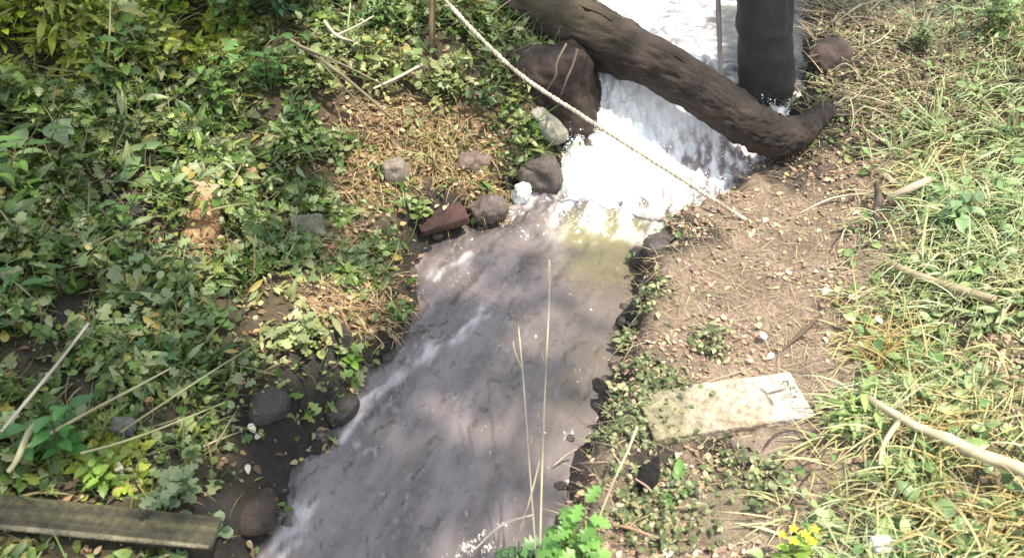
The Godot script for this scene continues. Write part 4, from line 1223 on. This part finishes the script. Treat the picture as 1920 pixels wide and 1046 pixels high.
	# tufts of grass on the right bank
	for q in [
		["feathery pale grass tuft combed leftward right of the log end", 1760, 255, lin(0.28, 0.36, 0.18), 60, 0.36, 0.9, Vector3(-1.1, 0, 0.2)],
		["pale grass tuft at the right edge above the small dark hole", 1900, 260, lin(0.26, 0.33, 0.17), 50, 0.34, 0.9, Vector3(-1.0, 0, 0.2)],
		["long bleached grass tuft left of the feathery one", 1690, 290, lin(0.30, 0.36, 0.19), 40, 0.3, 1.0, Vector3(-0.9, 0, 0.3)],
		["ochre grass tuft at the foot of the grey brown branch", 1660, 680, lin(0.40, 0.30, 0.11), 55, 0.2, 1.0, Vector3(-0.3, 0, 0.2)],
		["spiky yellow green grass tuft right of the buried mossy slab", 1590, 930, lin(0.34, 0.34, 0.15), 60, 0.17, 1.2, Vector3.ZERO],
		["blue green grass tuft at the bottom right", 1700, 1010, lin(0.20, 0.29, 0.17), 50, 0.2, 1.1, Vector3.ZERO],
		["tangled straw coloured grass in the bottom right corner", 1860, 1000, lin(0.42, 0.34, 0.18), 70, 0.24, 1.4, Vector3.ZERO],
		["green grass tuft under the fork of the pale branch", 1740, 900, lin(0.22, 0.30, 0.11), 50, 0.22, 1.1, Vector3(-0.3, 0, 0.2)],
		["bright grass tuft at the right edge between the two branches", 1840, 740, lin(0.28, 0.38, 0.20), 55, 0.22, 1.1, Vector3(-0.5, 0, 0.2)],
		["broad bladed grass tuft below the dark rotten post", 1690, 590, lin(0.26, 0.32, 0.13), 45, 0.2, 1.1, Vector3(-0.4, 0, 0.1)],
		["sunlit grass tuft at the right edge of the picture's middle", 1900, 500, lin(0.28, 0.35, 0.17), 55, 0.26, 1.0, Vector3(-0.6, 0, 0.1)],
		["dry grass tuft on the left bank's bare brown patch", 800, 255, lin(0.42, 0.33, 0.15), 45, 0.17, 1.1, Vector3.ZERO],
		["small dry grass tuft by the round grey stone", 850, 310, lin(0.36, 0.27, 0.13), 35, 0.15, 1.2, Vector3.ZERO],
	]:
		tuft("grass_tuft", q[0], "grass", q[1], q[2], q[3], q[4], q[5], q[6], "", q[7])

func fallen_leaves() -> void:
	var tan_leaf := []
	for k in 4:
		var m := paint("fallen%d" % k, 0.6, 0.3)
		m.albedo_color = [srgb(0.55, 0.46, 0.36), srgb(0.48, 0.36, 0.24), srgb(0.60, 0.55, 0.42), srgb(0.40, 0.26, 0.17)][k]
		tan_leaf.append(m)
	for q in [[1552, 545, 0.05, "small pale oval leaf on the upper path, left of a pair", 0], [1590, 564, 0.065, "larger pale oval leaf on the path beside the smaller one", 0], [1435, 642, 0.05, "pale leaf lying alone on the bare earth above the pale slab", 2], [1450, 668, 0.045, "upright whitish leaf at the end of the thin curved twig", 2],
			[468, 800, 0.05, "round whitish leaf on the dark mud left of the stream", 2], [481, 830, 0.045, "grey white leaf hanging below the round whitish one", 2], [475, 950, 0.055, "pale oval leaf on the brown rock at the bottom", 0], [465, 876, 0.04, "small cream leaf on the lower mud", 2], [222, 905, 0.09, "long pale folded leaf hanging in the lower left weeds", 2], [112, 800, 0.06, "pale mint leaf beside the dry stalk in the lower left", 2],
			[1385, 945, 0.05, "curled whitish leaf near the buried mossy slab", 0], [1545, 975, 0.06, "yellowish leaf in the grass right of the buried mossy slab", 2], [1640, 600, 0.05, "curled straw leaf at the path and grass edge", 0]]:
		var o := put("fallen_leaf", leaf_mesh.ovate, tan_leaf[q[4]])
		o.transform = lay(ground(q[0], q[1], 0.02), (Vector3(-0.05, 1, 0.35) + wild(0.6) * 0.3).normalized(), q[2])
		tag(o, q[3], "leaf")
	for k in 60:
		var z := rnd(-1.75, -4.2)
		var x := lerpf(right_edge[row(z)] + 0.12, grass_line(z) - 0.05, rng.randf())
		var o := put("fallen_leaf", leaf_mesh[["ovate", "ovate", "round", "lobed"][k % 4]], tan_leaf[rng.randi_range(0, 3)])
		o.transform = lay(Vector3(x, height(x, z) + rnd(0.008, 0.016), z), wild(0.45), rnd(0.022, 0.045))
		tag(o, "small dry brown or cream leaf lying loose on the trodden earth path", "leaf", "dry leaves strewn over the earth path")
